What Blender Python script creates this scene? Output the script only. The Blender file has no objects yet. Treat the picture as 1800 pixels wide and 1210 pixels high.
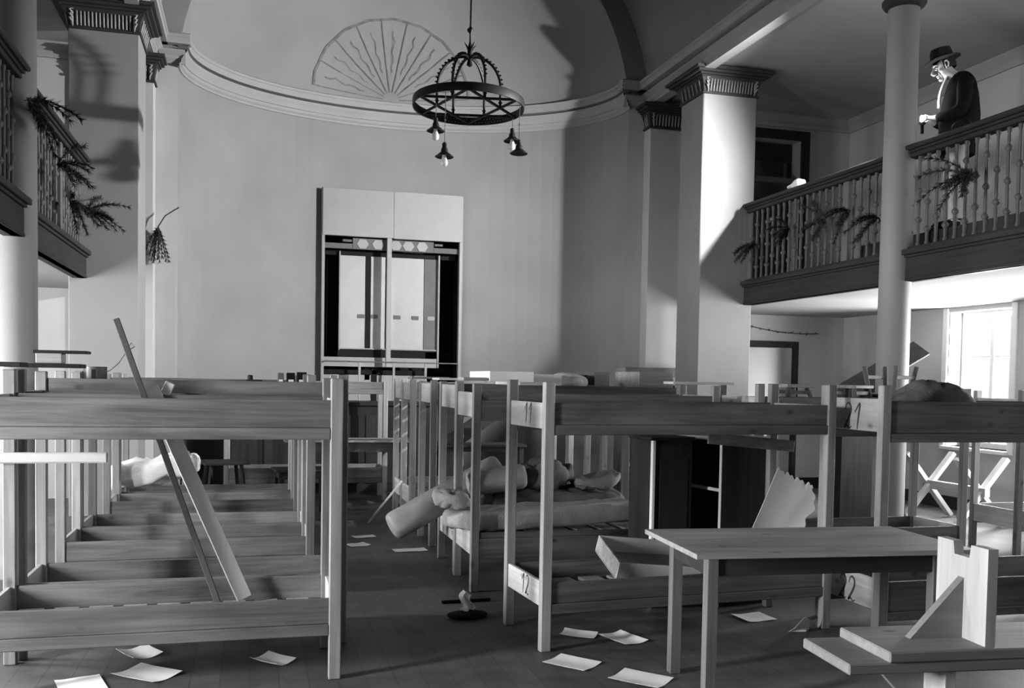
import bpy, bmesh, math, random
from mathutils import Vector, Matrix, Euler
random.seed(7)
COL = bpy.context.scene.collection
PI = math.pi
AX = 2.08          # axis of the nave / apse

# ------------------------------------------------------------------ mesh builder
class MB:
    def __init__(s):
        s.v = []; s.f = []
    def raw(s, vs, fs, M=None):
        b = len(s.v)
        for p in vs:
            p = Vector(p)
            s.v.append(M @ p if M else p)
        for f in fs:
            s.f.append(tuple(b + i for i in f))
        return s
    def box(s, x0, x1, y0, y1, z0, z1, c=.004, M=None):
        lo = (min(x0, x1), min(y0, y1), min(z0, z1)); hi = (max(x0, x1), max(y0, y1), max(z0, z1))
        c = min(c, .3 * min(hi[i] - lo[i] for i in range(3)))
        if c <= 0:
            vs = [(a, b, d) for a in (lo[0], hi[0]) for b in (lo[1], hi[1]) for d in (lo[2], hi[2])]
            return s.raw(vs, [(0, 1, 3, 2), (4, 6, 7, 5), (0, 4, 5, 1), (2, 3, 7, 6), (0, 2, 6, 4), (1, 5, 7, 3)], M)
        vs = []; ix = {}
        for sx in (0, 1):
            for sy in (0, 1):
                for sz in (0, 1):
                    sg = (sx, sy, sz)
                    for a in range(3):
                        p = []
                        for k in range(3):
                            e = hi[k] if sg[k] else lo[k]
                            if k != a: e += -c if sg[k] else c
                            p.append(e)
                        ix[(sg, a)] = len(vs); vs.append(p)
        fs = []
        for a in range(3):
            b, d = [k for k in range(3) if k != a]
            for e in (0, 1):
                q = []
                for (i, j) in ((0, 0), (1, 0), (1, 1), (0, 1)):
                    sg = [0, 0, 0]; sg[a] = e; sg[b] = i; sg[d] = j
                    q.append(ix[(tuple(sg), a)])
                fs.append(q)
            for i in (0, 1):
                for j in (0, 1):
                    s0 = [0, 0, 0]; s0[b] = i; s0[d] = j; s1 = list(s0); s1[a] = 1
                    s0 = tuple(s0); s1 = tuple(s1)
                    fs.append((ix[(s0, b)], ix[(s1, b)], ix[(s1, d)], ix[(s0, d)]))
        for sx in (0, 1):
            for sy in (0, 1):
                for sz in (0, 1):
                    fs.append(tuple(ix[((sx, sy, sz), a)] for a in range(3)))
        return s.raw(vs, fs, M)
    def cbox(s, c, size, rot=(0, 0, 0), ch=.004):
        M = Matrix.Translation(Vector(c)) @ Euler(rot).to_matrix().to_4x4()
        return s.box(-size[0] / 2, size[0] / 2, -size[1] / 2, size[1] / 2, -size[2] / 2, size[2] / 2, ch, M)
    def bar(s, p, q, w, h, up=(0, 0, 1), ch=.003):
        """box running from p to q, w across, h along 'up'"""
        p = Vector(p); q = Vector(q); d = q - p; L = d.length; d.normalize()
        u = Vector(up); sd = d.cross(u)
        if sd.length < 1e-4: sd = d.cross(Vector((1, 0, 0)))
        sd.normalize(); u = sd.cross(d)
        M = Matrix(((d.x, sd.x, u.x, p.x), (d.y, sd.y, u.y, p.y), (d.z, sd.z, u.z, p.z), (0, 0, 0, 1)))
        return s.box(0, L, -w / 2, w / 2, -h / 2, h / 2, ch, M)
    def tube(s, pts, r, seg=8, cap=True):
        pts = [Vector(p) for p in pts]; n = len(pts)
        rs = r if isinstance(r, (list, tuple)) else [r] * n
        b = len(s.v); prev = None
        for i, p in enumerate(pts):
            t = (pts[min(i + 1, n - 1)] - pts[max(i - 1, 0)])
            if t.length < 1e-9: t = Vector((0, 0, 1))
            t.normalize()
            a = prev if prev is not None else (Vector((0, 0, 1)) if abs(t.z) < .9 else Vector((1, 0, 0)))
            x = a - t * a.dot(t)
            if x.length < 1e-6: x = t.orthogonal()
            x.normalize(); prev = x; y = t.cross(x)
            for k in range(seg):
                an = 2 * PI * k / seg
                s.v.append(p + (x * math.cos(an) + y * math.sin(an)) * rs[i])
        for i in range(n - 1):
            for k in range(seg):
                k2 = (k + 1) % seg
                s.f.append((b + i * seg + k, b + i * seg + k2, b + (i + 1) * seg + k2, b + (i + 1) * seg + k))
        if cap:
            s.f.append(tuple(b + k for k in range(seg))[::-1]); s.f.append(tuple(b + (n - 1) * seg + k for k in range(seg)))
        return s
    def lathe(s, prof, c=(0, 0, 0), seg=16, M=None, cap=True):
        vs = []; fs = []; n = len(prof)
        for (r, z) in prof:
            for k in range(seg):
                a = 2 * PI * k / seg
                vs.append((c[0] + r * math.cos(a), c[1] + r * math.sin(a), c[2] + z))
        for i in range(n - 1):
            for k in range(seg):
                k2 = (k + 1) % seg
                fs.append((i * seg + k, i * seg + k2, (i + 1) * seg + k2, (i + 1) * seg + k))
        if cap:
            fs.append(tuple(range(seg))[::-1]); fs.append(tuple((n - 1) * seg + k for k in range(seg)))
        return s.raw(vs, fs, M)
    def prism(s, poly, d0, d1, axis='y', M=None):
        """poly: 2D outline; extruded along axis. y: (x,z)  x: (y,z)  z: (x,y)"""
        n = len(poly)
        def P(a, b, d): return {'y': (a, d, b), 'x': (d, a, b), 'z': (a, b, d)}[axis]
        vs = [P(a, b, d0) for a, b in poly] + [P(a, b, d1) for a, b in poly]
        fs = [tuple(range(n)), tuple(range(n, 2 * n))[::-1]]
        for i in range(n):
            j = (i + 1) % n; fs.append((i, j, n + j, n + i))
        return s.raw(vs, fs, M)
    def sweep(s, prof, path, closed=False):
        """prof: list of (out,z); path: list of (x,y,nx,ny) with n the outward direction"""
        vs = []; fs = []; n = len(prof); m = len(path)
        for (x, y, nx, ny) in path:
            for (o, z) in prof: vs.append((x + nx * o, y + ny * o, z))
        for i in range(m - 1):
            for k in range(n - 1):
                fs.append((i * n + k, i * n + k + 1, (i + 1) * n + k + 1, (i + 1) * n + k))
        if closed: fs.append(tuple(range(n))); fs.append(tuple((m - 1) * n + k for k in range(n)))
        return s.raw(vs, fs)
    def surf(s, fn, nu, nv, thick=0, nrm=None):
        """grid surface fn(u,v)->Vector u,v in 0..1; with optional thickness along vector nrm"""
        vs = [Vector(fn(i / nu, j / nv)) for i in range(nu + 1) for j in range(nv + 1)]
        W = nv + 1
        fs = [(i * W + j, i * W + j + 1, (i + 1) * W + j + 1, (i + 1) * W + j) for i in range(nu) for j in range(nv)]
        if thick:
            N = len(vs); nn = Vector(nrm) * thick
            vs += [v + nn for v in vs]; fs2 = [tuple(N + k for k in f[::-1]) for f in fs]
            ed = [i * W for i in range(nu + 1)] + [nu * W + j for j in range(1, W)] + [i * W + nv for i in range(nu - 1, -1, -1)] + [j for j in range(nv - 1, 0, -1)]
            fs3 = [(ed[i], ed[(i + 1) % len(ed)], N + ed[(i + 1) % len(ed)], N + ed[i]) for i in range(len(ed))]
            fs = fs + fs2 + fs3
        return s.raw(vs, fs)
    def build(s, name, m, parent=None, smooth=False, sub=0, loc=None):
        me = bpy.data.meshes.new(name)
        me.from_pydata([tuple(v) for v in s.v], [], s.f)
        bm = bmesh.new(); bm.from_mesh(me)
        bmesh.ops.recalc_face_normals(bm, faces=bm.faces[:]); bm.to_mesh(me); bm.free()
        me.materials.append(m)
        if smooth:
            for p in me.polygons: p.use_smooth = True
            if smooth == 'auto': me.set_sharp_from_angle(angle=math.radians(40))
        o = bpy.data.objects.new(name, me); COL.objects.link(o)
        if parent: o.parent = parent
        if loc: o.location = loc
        if sub:
            md = o.modifiers.new('sub', 'SUBSURF'); md.levels = sub; md.render_levels = sub
        return o

def thing(name, label, cat, loc=(0, 0, 0), rz=0, group=None):
    o = bpy.data.objects.new(name, None); COL.objects.link(o)
    o.empty_display_size = .1; o.location = loc; o.rotation_euler = (0, 0, rz)
    return tag(o, label, cat, group)
def tag(o, label, cat, group=None):
    o['label'] = label; o['category'] = cat
    if group: o['group'] = group
    return o
def struct(o):
    o['kind'] = 'structure'; return o
def lab(o, label):
    o['label'] = label; return o

# ------------------------------------------------------------------ materials (all grey: a black and white place)
def newmat(name):
    m = bpy.data.materials.new(name); m.use_nodes = True
    nt = m.node_tree; return m, nt, nt.nodes['Principled BSDF']
def g(v): return (v, v, v, 1)
def plain(name, v, rough=.7, var=.06, scale=4., metal=0, spec=.4, bump=0):
    m, nt, b = newmat(name)
    tc = nt.nodes.new('ShaderNodeTexCoord'); n = nt.nodes.new('ShaderNodeTexNoise')
    n.inputs['Scale'].default_value = scale; n.inputs['Detail'].default_value = 6
    r = nt.nodes.new('ShaderNodeValToRGB'); r.color_ramp.elements[0].position = .3; r.color_ramp.elements[1].position = .7
    r.color_ramp.elements[0].color = g(max(0, v * (1 - var))); r.color_ramp.elements[1].color = g(min(1, v * (1 + var)))
    nt.links.new(tc.outputs['Object'], n.inputs['Vector']); nt.links.new(n.outputs['Fac'], r.inputs['Fac'])
    nt.links.new(r.outputs['Color'], b.inputs['Base Color'])
    b.inputs['Roughness'].default_value = rough; b.inputs['Metallic'].default_value = metal
    b.inputs['Specular IOR Level'].default_value = spec
    if bump:
        bp = nt.nodes.new('ShaderNodeBump'); bp.inputs['Strength'].default_value = bump; bp.inputs['Distance'].default_value = .01
        n2 = nt.nodes.new('ShaderNodeTexNoise'); n2.inputs['Scale'].default_value = scale * 8; n2.inputs['Detail'].default_value = 5
        nt.links.new(tc.outputs['Object'], n2.inputs['Vector']); nt.links.new(n2.outputs['Fac'], bp.inputs['Height'])
        nt.links.new(bp.outputs['Normal'], b.inputs['Normal'])
    return m
def wood(name, lo, hi, axis, rough=.65, knots=True, vary=.25, spec=None):
    """planed softwood; grain runs along axis 0/1/2 of the object"""
    m, nt, b = newmat(name); N = nt.nodes; L = nt.links
    tc = N.new('ShaderNodeTexCoord'); oi = N.new('ShaderNodeObjectInfo')
    add = N.new('ShaderNodeVectorMath'); add.operation = 'ADD'
    mul = N.new('ShaderNodeVectorMath'); mul.operation = 'SCALE'; mul.inputs[0].default_value = (13.7, 7.3, 5.1)
    L.new(oi.outputs['Random'], mul.inputs['Scale']); L.new(tc.outputs['Object'], add.inputs[0]); L.new(mul.outputs[0], add.inputs[1])
    mp = N.new('ShaderNodeMapping'); sc = [22., 22., 22.]; sc[axis] = 1.1
    mp.inputs['Scale'].default_value = sc; L.new(add.outputs[0], mp.inputs['Vector'])
    n1 = N.new('ShaderNodeTexNoise'); n1.inputs['Scale'].default_value = 1.; n1.inputs['Detail'].default_value = 8; n1.inputs['Roughness'].default_value = .65
    n1.inputs['Distortion'].default_value = .6
    L.new(mp.outputs[0], n1.inputs['Vector'])
    mp2 = N.new('ShaderNodeMapping'); sc = [3., 3., 3.]; sc[axis] = 1.0
    mp2.inputs['Scale'].default_value = sc; L.new(add.outputs[0], mp2.inputs['Vector'])
    n2 = N.new('ShaderNodeTexNoise'); n2.inputs['Scale'].default_value = 1.3; n2.inputs['Detail'].default_value = 4
    L.new(mp2.outputs[0], n2.inputs['Vector'])
    mx = N.new('ShaderNodeMath'); mx.operation = 'MULTIPLY_ADD'; mx.inputs[1].default_value = .55
    L.new(n1.outputs['Fac'], mx.inputs[0])
    m3 = N.new('ShaderNodeMath'); m3.operation = 'MULTIPLY'; m3.inputs[1].default_value = .45; L.new(n2.outputs['Fac'], m3.inputs[0]); L.new(m3.outputs[0], mx.inputs[2])
    r = N.new('ShaderNodeValToRGB'); r.color_ramp.elements[0].position = .33; r.color_ramp.elements[1].position = .67
    r.color_ramp.elements[0].color = g(lo); r.color_ramp.elements[1].color = g(hi); L.new(mx.outputs[0], r.inputs['Fac'])
    col = r.outputs['Color']
    if knots:
        mp3 = N.new('ShaderNodeMapping'); sc = [5.5, 5.5, 5.5]; sc[axis] = 3.2
        mp3.inputs['Scale'].default_value = sc; L.new(add.outputs[0], mp3.inputs['Vector'])
        vo = N.new('ShaderNodeTexVoronoi'); vo.inputs['Scale'].default_value = 1.0; vo.inputs['Randomness'].default_value = 1; L.new(mp3.outputs[0], vo.inputs['Vector'])
        rk = N.new('ShaderNodeValToRGB'); rk.color_ramp.elements[0].position = .04; rk.color_ramp.elements[1].position = .13
        rk.color_ramp.elements[0].color = g(.3); rk.color_ramp.elements[1].color = g(1); L.new(vo.outputs['Distance'], rk.inputs['Fac'])
        mm = N.new('ShaderNodeMixRGB'); mm.blend_type = 'MULTIPLY'; mm.inputs['Fac'].default_value = .8
        L.new(col, mm.inputs[1]); L.new(rk.outputs['Color'], mm.inputs[2]); col = mm.outputs[0]
    # board to board variation
    mr = N.new('ShaderNodeMapRange'); mr.inputs['To Min'].default_value = 1 - vary; mr.inputs['To Max'].default_value = 1 + vary
    L.new(oi.outputs['Random'], mr.inputs['Value'])
    mv = N.new('ShaderNodeMixRGB'); mv.blend_type = 'MULTIPLY'; mv.inputs['Fac'].default_value = 1
    L.new(col, mv.inputs[1]); L.new(mr.outputs[0], mv.inputs[2]); L.new(mv.outputs[0], b.inputs['Base Color'])
    bp = N.new('ShaderNodeBump'); bp.inputs['Strength'].default_value = .3; bp.inputs['Distance'].default_value = .004
    L.new(n1.outputs['Fac'], bp.inputs['Height']); L.new(bp.outputs['Normal'], b.inputs['Normal'])
    b.inputs['Roughness'].default_value = rough; b.inputs['Specular IOR Level'].default_value = spec if spec is not None else (.06 if hi < .1 else .3)
    return m

WX = wood('pine along x', .035, .20, 0); WY = wood('pine along y', .25, .50, 1); WZ = wood('pine along z', .12, .34, 2)  # same pine; left light put into tones: end boards paler, rails darker
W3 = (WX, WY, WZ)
PALE = wood('pale planed wood', .55, .72, 2, knots=False, vary=.06)
PALEX = wood('pale planed wood along x', .45, .60, 0, knots=False, vary=.06)
DKX = wood('dark stained wood along x', .014, .034, 0, rough=.5, knots=False); DKZ = wood('dark stained wood along z', .012, .03, 2, rough=.5, knots=False)
DKY = wood('dark stained wood along y', .014, .034, 1, rough=.5, knots=False)
TABX = wood('worn table boards', .15, .38, 0, rough=.5); TABD = wood('table frame wood', .03, .07, 0); TABZ = wood('table leg wood', .08, .20, 2)
RAILW = wood('painted balcony wood', .02, .045, 1, rough=.55, knots=False, vary=.08); BALW = plain('baluster paint', .075, .6, .15, 8)
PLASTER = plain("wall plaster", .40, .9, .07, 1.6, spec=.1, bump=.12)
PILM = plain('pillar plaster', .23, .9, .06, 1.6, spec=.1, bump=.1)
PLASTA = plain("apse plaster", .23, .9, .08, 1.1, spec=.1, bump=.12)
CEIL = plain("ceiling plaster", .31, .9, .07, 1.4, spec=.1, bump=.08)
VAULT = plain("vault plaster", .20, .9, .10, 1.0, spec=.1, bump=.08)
TRIM = plain('cornice plaster', .29, .85, .05, 3, spec=.15)
CAPM = plain('painted capital', .035, .6, .15, 6, spec=.15)
CAPL = plain('painted flutes', .25, .6, .1, 6)
COLM = plain('column paint', .23, .6, .06, 3, spec=.3, bump=.06)
DOORP = plain('white door paint', .70, .5, .04, 4)
BLACK = plain('black iron', .008, .5, .2, 10, spec=.2)
IRONL = plain('worn iron', .12, .4, .3, 30, metal=.6)
PAPER = plain('paper', .90, .8, .04, 9, spec=.1)
CLOTH = plain('pale cotton', .72, .9, .08, 12, spec=.1, bump=.4)
TICK = plain('mattress ticking', .30, .9, .14, 10, spec=.1, bump=.5)
TICKD = plain('dark mattress cloth', .13, .9, .2, 8, spec=.1, bump=.5)
CARD = plain('cardboard', .82, .9, .05, 5, spec=.1)
INK = plain('black paint stroke', .03, .7, .1, 8)
GREEN = plain('fir needles', .035, .8, .3, 20, spec=.2)
COAT = plain('dark coat cloth', .007, .9, .2, 20, spec=.1)
SKIN = plain('skin', .50, .55, .06, 20, spec=.3)
SHIRT = plain('shirt cloth', .75, .9, .04, 20, spec=.1)
FELT = plain('hat felt', .03, .9, .2, 20, spec=.1)
TROUS = plain('trouser cloth', .42, .9, .08, 20, spec=.1)
GREYP = plain('grey painted board', .11, .6, .1, 4, spec=.2)
BLKP = plain('black painted board', .012, .6, .2, 4, spec=.06)
ARKP = plain('cupboard paint', .27, .5, .04, 4)
ARKW = plain('cupboard white', .36, .5, .04, 4)
FADE = plain('faded paint line', .145, .9, .25, 10, spec=.1)

def floor_mat():
    m, nt, b = newmat('worn floorboards'); N = nt.nodes; L = nt.links
    tc = N.new('ShaderNodeTexCoord')
    br = N.new('ShaderNodeTexBrick'); br.inputs['Scale'].default_value = 1.; br.offset = .37
    br.inputs['Brick Width'].default_value = 3.6; br.inputs['Row Height'].default_value = .145; br.inputs['Mortar Size'].default_value = .003
    br.inputs['Color1'].default_value = g(.070); br.inputs['Color2'].default_value = g(.092); br.inputs['Mortar'].default_value = g(.05)
    mp = N.new('ShaderNodeMapping'); mp.inputs['Rotation'].default_value = (0, 0, PI / 2); L.new(tc.outputs['Object'], mp.inputs['Vector']); L.new(mp.outputs[0], br.inputs['Vector'])
    n = N.new('ShaderNodeTexNoise'); n.inputs['Scale'].default_value = 2.2; n.inputs['Detail'].default_value = 10; n.inputs['Roughness'].default_value = .7
    L.new(tc.outputs['Object'], n.inputs['Vector'])
    r = N.new('ShaderNodeValToRGB'); r.color_ramp.elements[0].position = .35; r.color_ramp.elements[1].position = .7
    r.color_ramp.elements[0].color = g(.65); r.color_ramp.elements[1].color = g(1.5); L.new(n.outputs['Fac'], r.inputs['Fac'])
    mm = N.new('ShaderNodeMixRGB'); mm.blend_type = 'MULTIPLY'; mm.inputs['Fac'].default_value = 1; L.new(br.outputs['Color'], mm.inputs[1]); L.new(r.outputs['Color'], mm.inputs[2])
    L.new(mm.outputs[0], b.inputs['Base Color']); b.inputs['Roughness'].default_value = .55; b.inputs['Specular IOR Level'].default_value = .35
    bp = N.new('ShaderNodeBump'); bp.inputs['Strength'].default_value = .2; bp.inputs['Distance'].default_value = .004; L.new(n.outputs['Fac'], bp.inputs['Height']); L.new(bp.outputs['Normal'], b.inputs['Normal'])
    return m
FLOOR = floor_mat()
def glass_mat():
    m, nt, b = newmat('window glass'); N = nt.nodes; L = nt.links
    tr = N.new('ShaderNodeBsdfTransparent'); gl = N.new('ShaderNodeBsdfGlossy'); gl.inputs['Roughness'].default_value = .05
    mx = N.new('ShaderNodeMixShader'); mx.inputs[0].default_value = .06
    L.new(tr.outputs[0], mx.inputs[1]); L.new(gl.outputs[0], mx.inputs[2])
    L.new(mx.outputs[0], N['Material Output'].inputs['Surface']); return m
GLASS = glass_mat()
def bulb_mat():
    m, nt, b = newmat('bulb glass'); b.inputs['Base Color'].default_value = g(.8); b.inputs['Roughness'].default_value = .15
    b.inputs['Transmission Weight'].default_value = .5; return m
BULB = bulb_mat()
# ------------------------------------------------------------------ the building
YB, YR = 12.8, -4.0            # back wall (apse side), rear wall
XL, XR = -4.42, 8.6            # side walls
GZ0, GZ1 = 2.55, 2.83          # gallery underside, ledge / gallery floor
CZ = 5.47                      # ceiling over the galleries
GR, GL = 5.97, -1.67           # faces of the two galleries

struct(MB().box(XL - .3, XR + .3, YR - .3, 16.2, -.12, 0, 0).build('floor', FLOOR))

def wall_x(name, x0, x1, y0, y1, z0, z1, holes, mat):
    ys = sorted({y0, y1, *[h[0] for h in holes], *[h[1] for h in holes]}); zs = sorted({z0, z1, *[h[2] for h in holes], *[h[3] for h in holes]})
    b = MB()
    for i in range(len(ys) - 1):
        for j in range(len(zs) - 1):
            cy = (ys[i] + ys[i + 1]) / 2; cz = (zs[j] + zs[j + 1]) / 2
            if any(h[0] < cy < h[1] and h[2] < cz < h[3] for h in holes): continue
            b.box(x0, x1, ys[i], ys[i + 1], zs[j], zs[j + 1], 0)
    return struct(b.build(name, mat))
def wall_y(name, y0, y1, x0, x1, z0, z1, holes, mat):
    xs = sorted({x0, x1, *[h[0] for h in holes], *[h[1] for h in holes]}); zs = sorted({z0, z1, *[h[2] for h in holes], *[h[3] for h in holes]})
    b = MB()
    for i in range(len(xs) - 1):
        for j in range(len(zs) - 1):
            cx = (xs[i] + xs[i + 1]) / 2; cz = (zs[j] + zs[j + 1]) / 2
            if any(h[0] < cx < h[1] and h[2] < cz < h[3] for h in holes): continue
            b.box(xs[i], xs[i + 1], y0, y1, zs[j], zs[j + 1], 0)
    return struct(b.build(name, mat))

# windows: (y0, y1, z0, z1)
RLOW = [(9.45, 10.52, .80, 2.50, 1), (7.2, 8.2, .80, 2.45), (4.4, 5.4, .80, 2.45), (.2, 1.3, .80, 2.45)]
RUP = [(5.6, 6.6, 3.3, 4.75), (3.0, 3.9, 3.3, 4.75), (.2, 1.2, 3.3, 4.75), (-2.6, -1.6, 3.3, 4.75)]
LLOW = [(9.4, 10.6, .80, 2.45), (6.1, 7.0, .80, 2.45), (.3, 1.2, .80, 2.45), (2.85, 3.6, .80, 2.45)]
LUP = [(9.6, 10.8, 3.3, 4.75), (6.7, 7.9, 3.3, 4.75), (3.4, 4.6, 3.3, 4.75), (0.2, 1.4, 3.3, 4.75)]
wall_x('wall_right', XR, XR + .35, YR, YB + .25, 0, 6.0, RLOW + RUP, PLASTER)
wall_x('wall_left', XL - .35, XL, YR, YB + .25, 0, 6.0, LLOW + LUP, PLASTER)
wall_y('wall_rear', YR - .25, YR, XL - .35, XR + .35, 0, 9.2, [], PLASTER)
# wall either side of the apse, with the two doorways on the right
wall_y('wall_back_right', YB, YB + .25, 5.06, XR, 0, 6.0, [(6.75, 7.74, 0, 2.09), (6.75, 7.79, 2.83, 5.13)], PLASTER)
wall_y('wall_back_left', YB, YB + .25, XL, -.90, 0, 6.0, [], PLASTER)

# rooms behind the doorways
b = MB(); b.box(6.3, 8.9, YB + .25, YB + .27, 0, 2.6, 0)
wall_y('wall_side_room', 15.2, 15.3, 5.9, 9.0, 0, 6.0, [], PLASTER)
wall_x('wall_side_room_left', 5.8, 5.9, YB + .25, 15.2, 0, 6.0, [], PLASTER)
wall_x('wall_side_room_right', 9.0, 9.1, YB + .25, 15.2, 0, 6.0, [(13.2, 14.9, .6, 2.2)], PLASTER)
struct(MB().box(5.8, 9.1, YB + .25, 15.3, 2.56, 2.83, 0).build('ceiling_side_room', CEIL))
struct(MB().box(5.8, 9.1, YB + .25, 15.3, 5.4, 5.5, 0).build('ceiling_upper_room', CEIL))
struct(MB().box(7.03, 7.10, 14.1, 15.2, 0, 2.56, 0).build('wall_side_room_partition', PLASTER))

def door_frame(name, x0, x1, z0, z1, w, label):
    f = MB()
    y = YB - .035; yb = YB + .012
    f.box(x0 - w, x0 + .004, y, yb, z0, z1 + w, .006); f.box(x1 - .004, x1 + w, y, yb, z0, z1 + w, .006); f.box(x0, x1, y, yb, z1 - .004, z1 + w, .006)
    return struct(f.build(name, DKZ))
door_frame('door_1', 6.75, 7.74, 0, 2.09, .09, '')
door_frame('door_2', 6.75, 7.79, 2.84, 5.13, .13, '')
b = MB(); b.box(6.75, 7.79, YB + .10, YB + .16, 4.52, 4.60, .004); b.box(6.75, 6.98, YB + .10, YB + .15, 2.84, 4.52, .004)
struct(b.build('door_3', GREYP))

# apse wall (half ellipse), pierced by the cupboard opening
AW, AD = 2.98, 2.10
def apse(t): return (AX + AW * math.cos(t), YB + AD * math.sin(t))
t1 = math.acos((3.12 - AX) / AW); t2 = math.acos((.99 - AX) / AW)
ts = [t1 * i / 16 for i in range(16)] + [t1 + (t2 - t1) * i / 12 for i in range(13)] + [t2 + (PI - t2) * i / 16 for i in range(1, 17)]
b = MB(); TH = .22
for i in range(len(ts) - 1):
    a, c = ts[i], ts[i + 1]; z0 = 4.36 if (a > t1 - 1e-6 and c < t2 + 1e-6) else 0
    pa, pc = apse(a), apse(c)
    oa = (pa[0] + TH * math.cos(a), pa[1] + TH * math.sin(a)); oc = (pc[0] + TH * math.cos(c), pc[1] + TH * math.sin(c))
    vs = [(*pa, z0), (*pc, z0), (*pc, 5.72), (*pa, 5.72), (*oa, z0), (*oc, z0), (*oc, 5.72), (*oa, 5.72)]
    fs = [(0, 1, 2, 3), (4, 7, 6, 5)]
    if z0 > 0: fs.append((0, 4, 5, 1))
    if abs(a - t1) < 1e-6: pass
    b.raw(vs, fs)
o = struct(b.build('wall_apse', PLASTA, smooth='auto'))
# half dome
ZC, RA, RV = 5.2, 2.99, 3.30
def dome(u, v):   # u 0..1 around, v 0..1 up from z 5.70
    ph0 = math.asin((5.70 - ZC) / RA); ph = ph0 + (PI / 2 - ph0) * v; t = PI * u
    cp = math.cos(ph)
    k = (AD + .02) / AW
    return (AX + RA * cp * math.cos(t), YB + RA * cp * math.sin(t) * k, ZC + RA * math.sin(ph))
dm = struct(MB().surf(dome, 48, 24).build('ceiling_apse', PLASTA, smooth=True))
# faded painted sunburst on the dome
def ondome(x, z):
    r2 = RA * RA - (x - AX) ** 2 - (z - ZC) ** 2
    return (x, YB + math.sqrt(max(r2, 0)) * (AD + .02) / AW - .012, z)
sb = MB()
def stroke(pts, w):
    for i in range(len(pts) - 1):
        (x0, z0), (x1, z1) = pts[i], pts[i + 1]; dx, dz = x1 - x0, z1 - z0; L = math.hypot(dx, dz) or 1; nx, nz = -dz / L * w / 2, dx / L * w / 2
        q = [ondome(x0 + nx, z0 + nz), ondome(x0 - nx, z0 - nz), ondome(x1 - nx, z1 - nz), ondome(x1 + nx, z1 + nz)]
        sb.raw(q, [(0, 1, 2, 3)])
SBX, SBZ, SBR = 2.02, 5.76, 1.17
nr = 9
for i in range(nr + 1):
    a = PI * (.02 + .96 * i / nr); r1 = SBR
    if 0 < i < nr or True:
        stroke([(SBX + r * math.cos(a), SBZ + .93 * r * math.sin(a)) for r in (.12, .45, .8, r1)], .016)
    if i < nr:
        a2 = PI * (.02 + .96 * (i + 1) / nr); am = (a + a2) / 2
        stroke([(SBX + (r1 + d) * math.cos(x), SBZ + .93 * (r1 + d) * math.sin(x)) for x, d in ((a, 0), (am, .015), (a2, 0))], .034)
        pts = []
        for k in range(9):
            r = .42 + .6 * k / 8; an = am + .028 * math.sin(k * 1.9)
            pts.append((SBX + r * math.cos(an), SBZ + .93 * r * math.sin(an)))
        stroke(pts, .016 if i % 2 else .024)
sbo = sb.build('painted_sunburst', FADE, parent=dm); lab(sbo, 'faded painted sunburst of rays on the apse dome')

# tympanum over the apse arch, from the arch (RA) out beyond the vault (RV)
b = MB(); n = 40
def arcpt(r, t): return (AX + r * math.cos(t), ZC + r * math.sin(t))
ta0 = math.asin((5.70 - ZC) / RA)
for i in range(n):
    a = ta0 + (PI - 2 * ta0) * i / n; c = ta0 + (PI - 2 * ta0) * (i + 1) / n
    p = [arcpt(RA, a), arcpt(RA, c), arcpt(3.75, c), arcpt(3.75, a)]
    vs = [(x, YB - .006, z) for x, z in p] + [(x, YB + .25, z) for x, z in p]
    b.raw(vs, [(0, 1, 2, 3), (4, 7, 6, 5), (0, 4, 5, 1)])
for sg in (1, -1): b.box(AX + sg * 2.985, AX + sg * 3.8, YB - .02, YB + .25, 5.45, 5.92, 0)
struct(b.build('wall_arch', VAULT, smooth='auto'))
# barrel vault of the nave
tv0 = math.asin((5.60 - ZC) / RV)
def vault(u, v):
    t = tv0 + (PI - 2 * tv0) * u
    return (AX + RV * math.cos(t), YR + (YB - YR) * v, ZC + RV * math.sin(t))
struct(MB().surf(vault, 48, 2).build('ceiling_vault', VAULT, smooth=True))

# side ceilings, gallery floors
struct(MB().box(GR - .66, XR, YR, YB, CZ, CZ + .15, 0).build('ceiling_right', CEIL))
struct(MB().box(XL, AX - (GR - .66 - AX), YR, YB, CZ, CZ + .15, 0).build('ceiling_left', CEIL))
struct(MB().box(GR + .03, XR, YR, YB, GZ0 + .01, GZ1, 0).build('floor_gallery_right', CEIL))
struct(MB().box(XL, GL - .03, YR, YB, GZ0 + .01, GZ1, 0).build('floor_gallery_left', CEIL))

struct(MB().box(GR + .36, XR, 3.0, 9.2, GZ1, GZ1 + .225, .005).build('floor_gallery_step', DKY))
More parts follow.
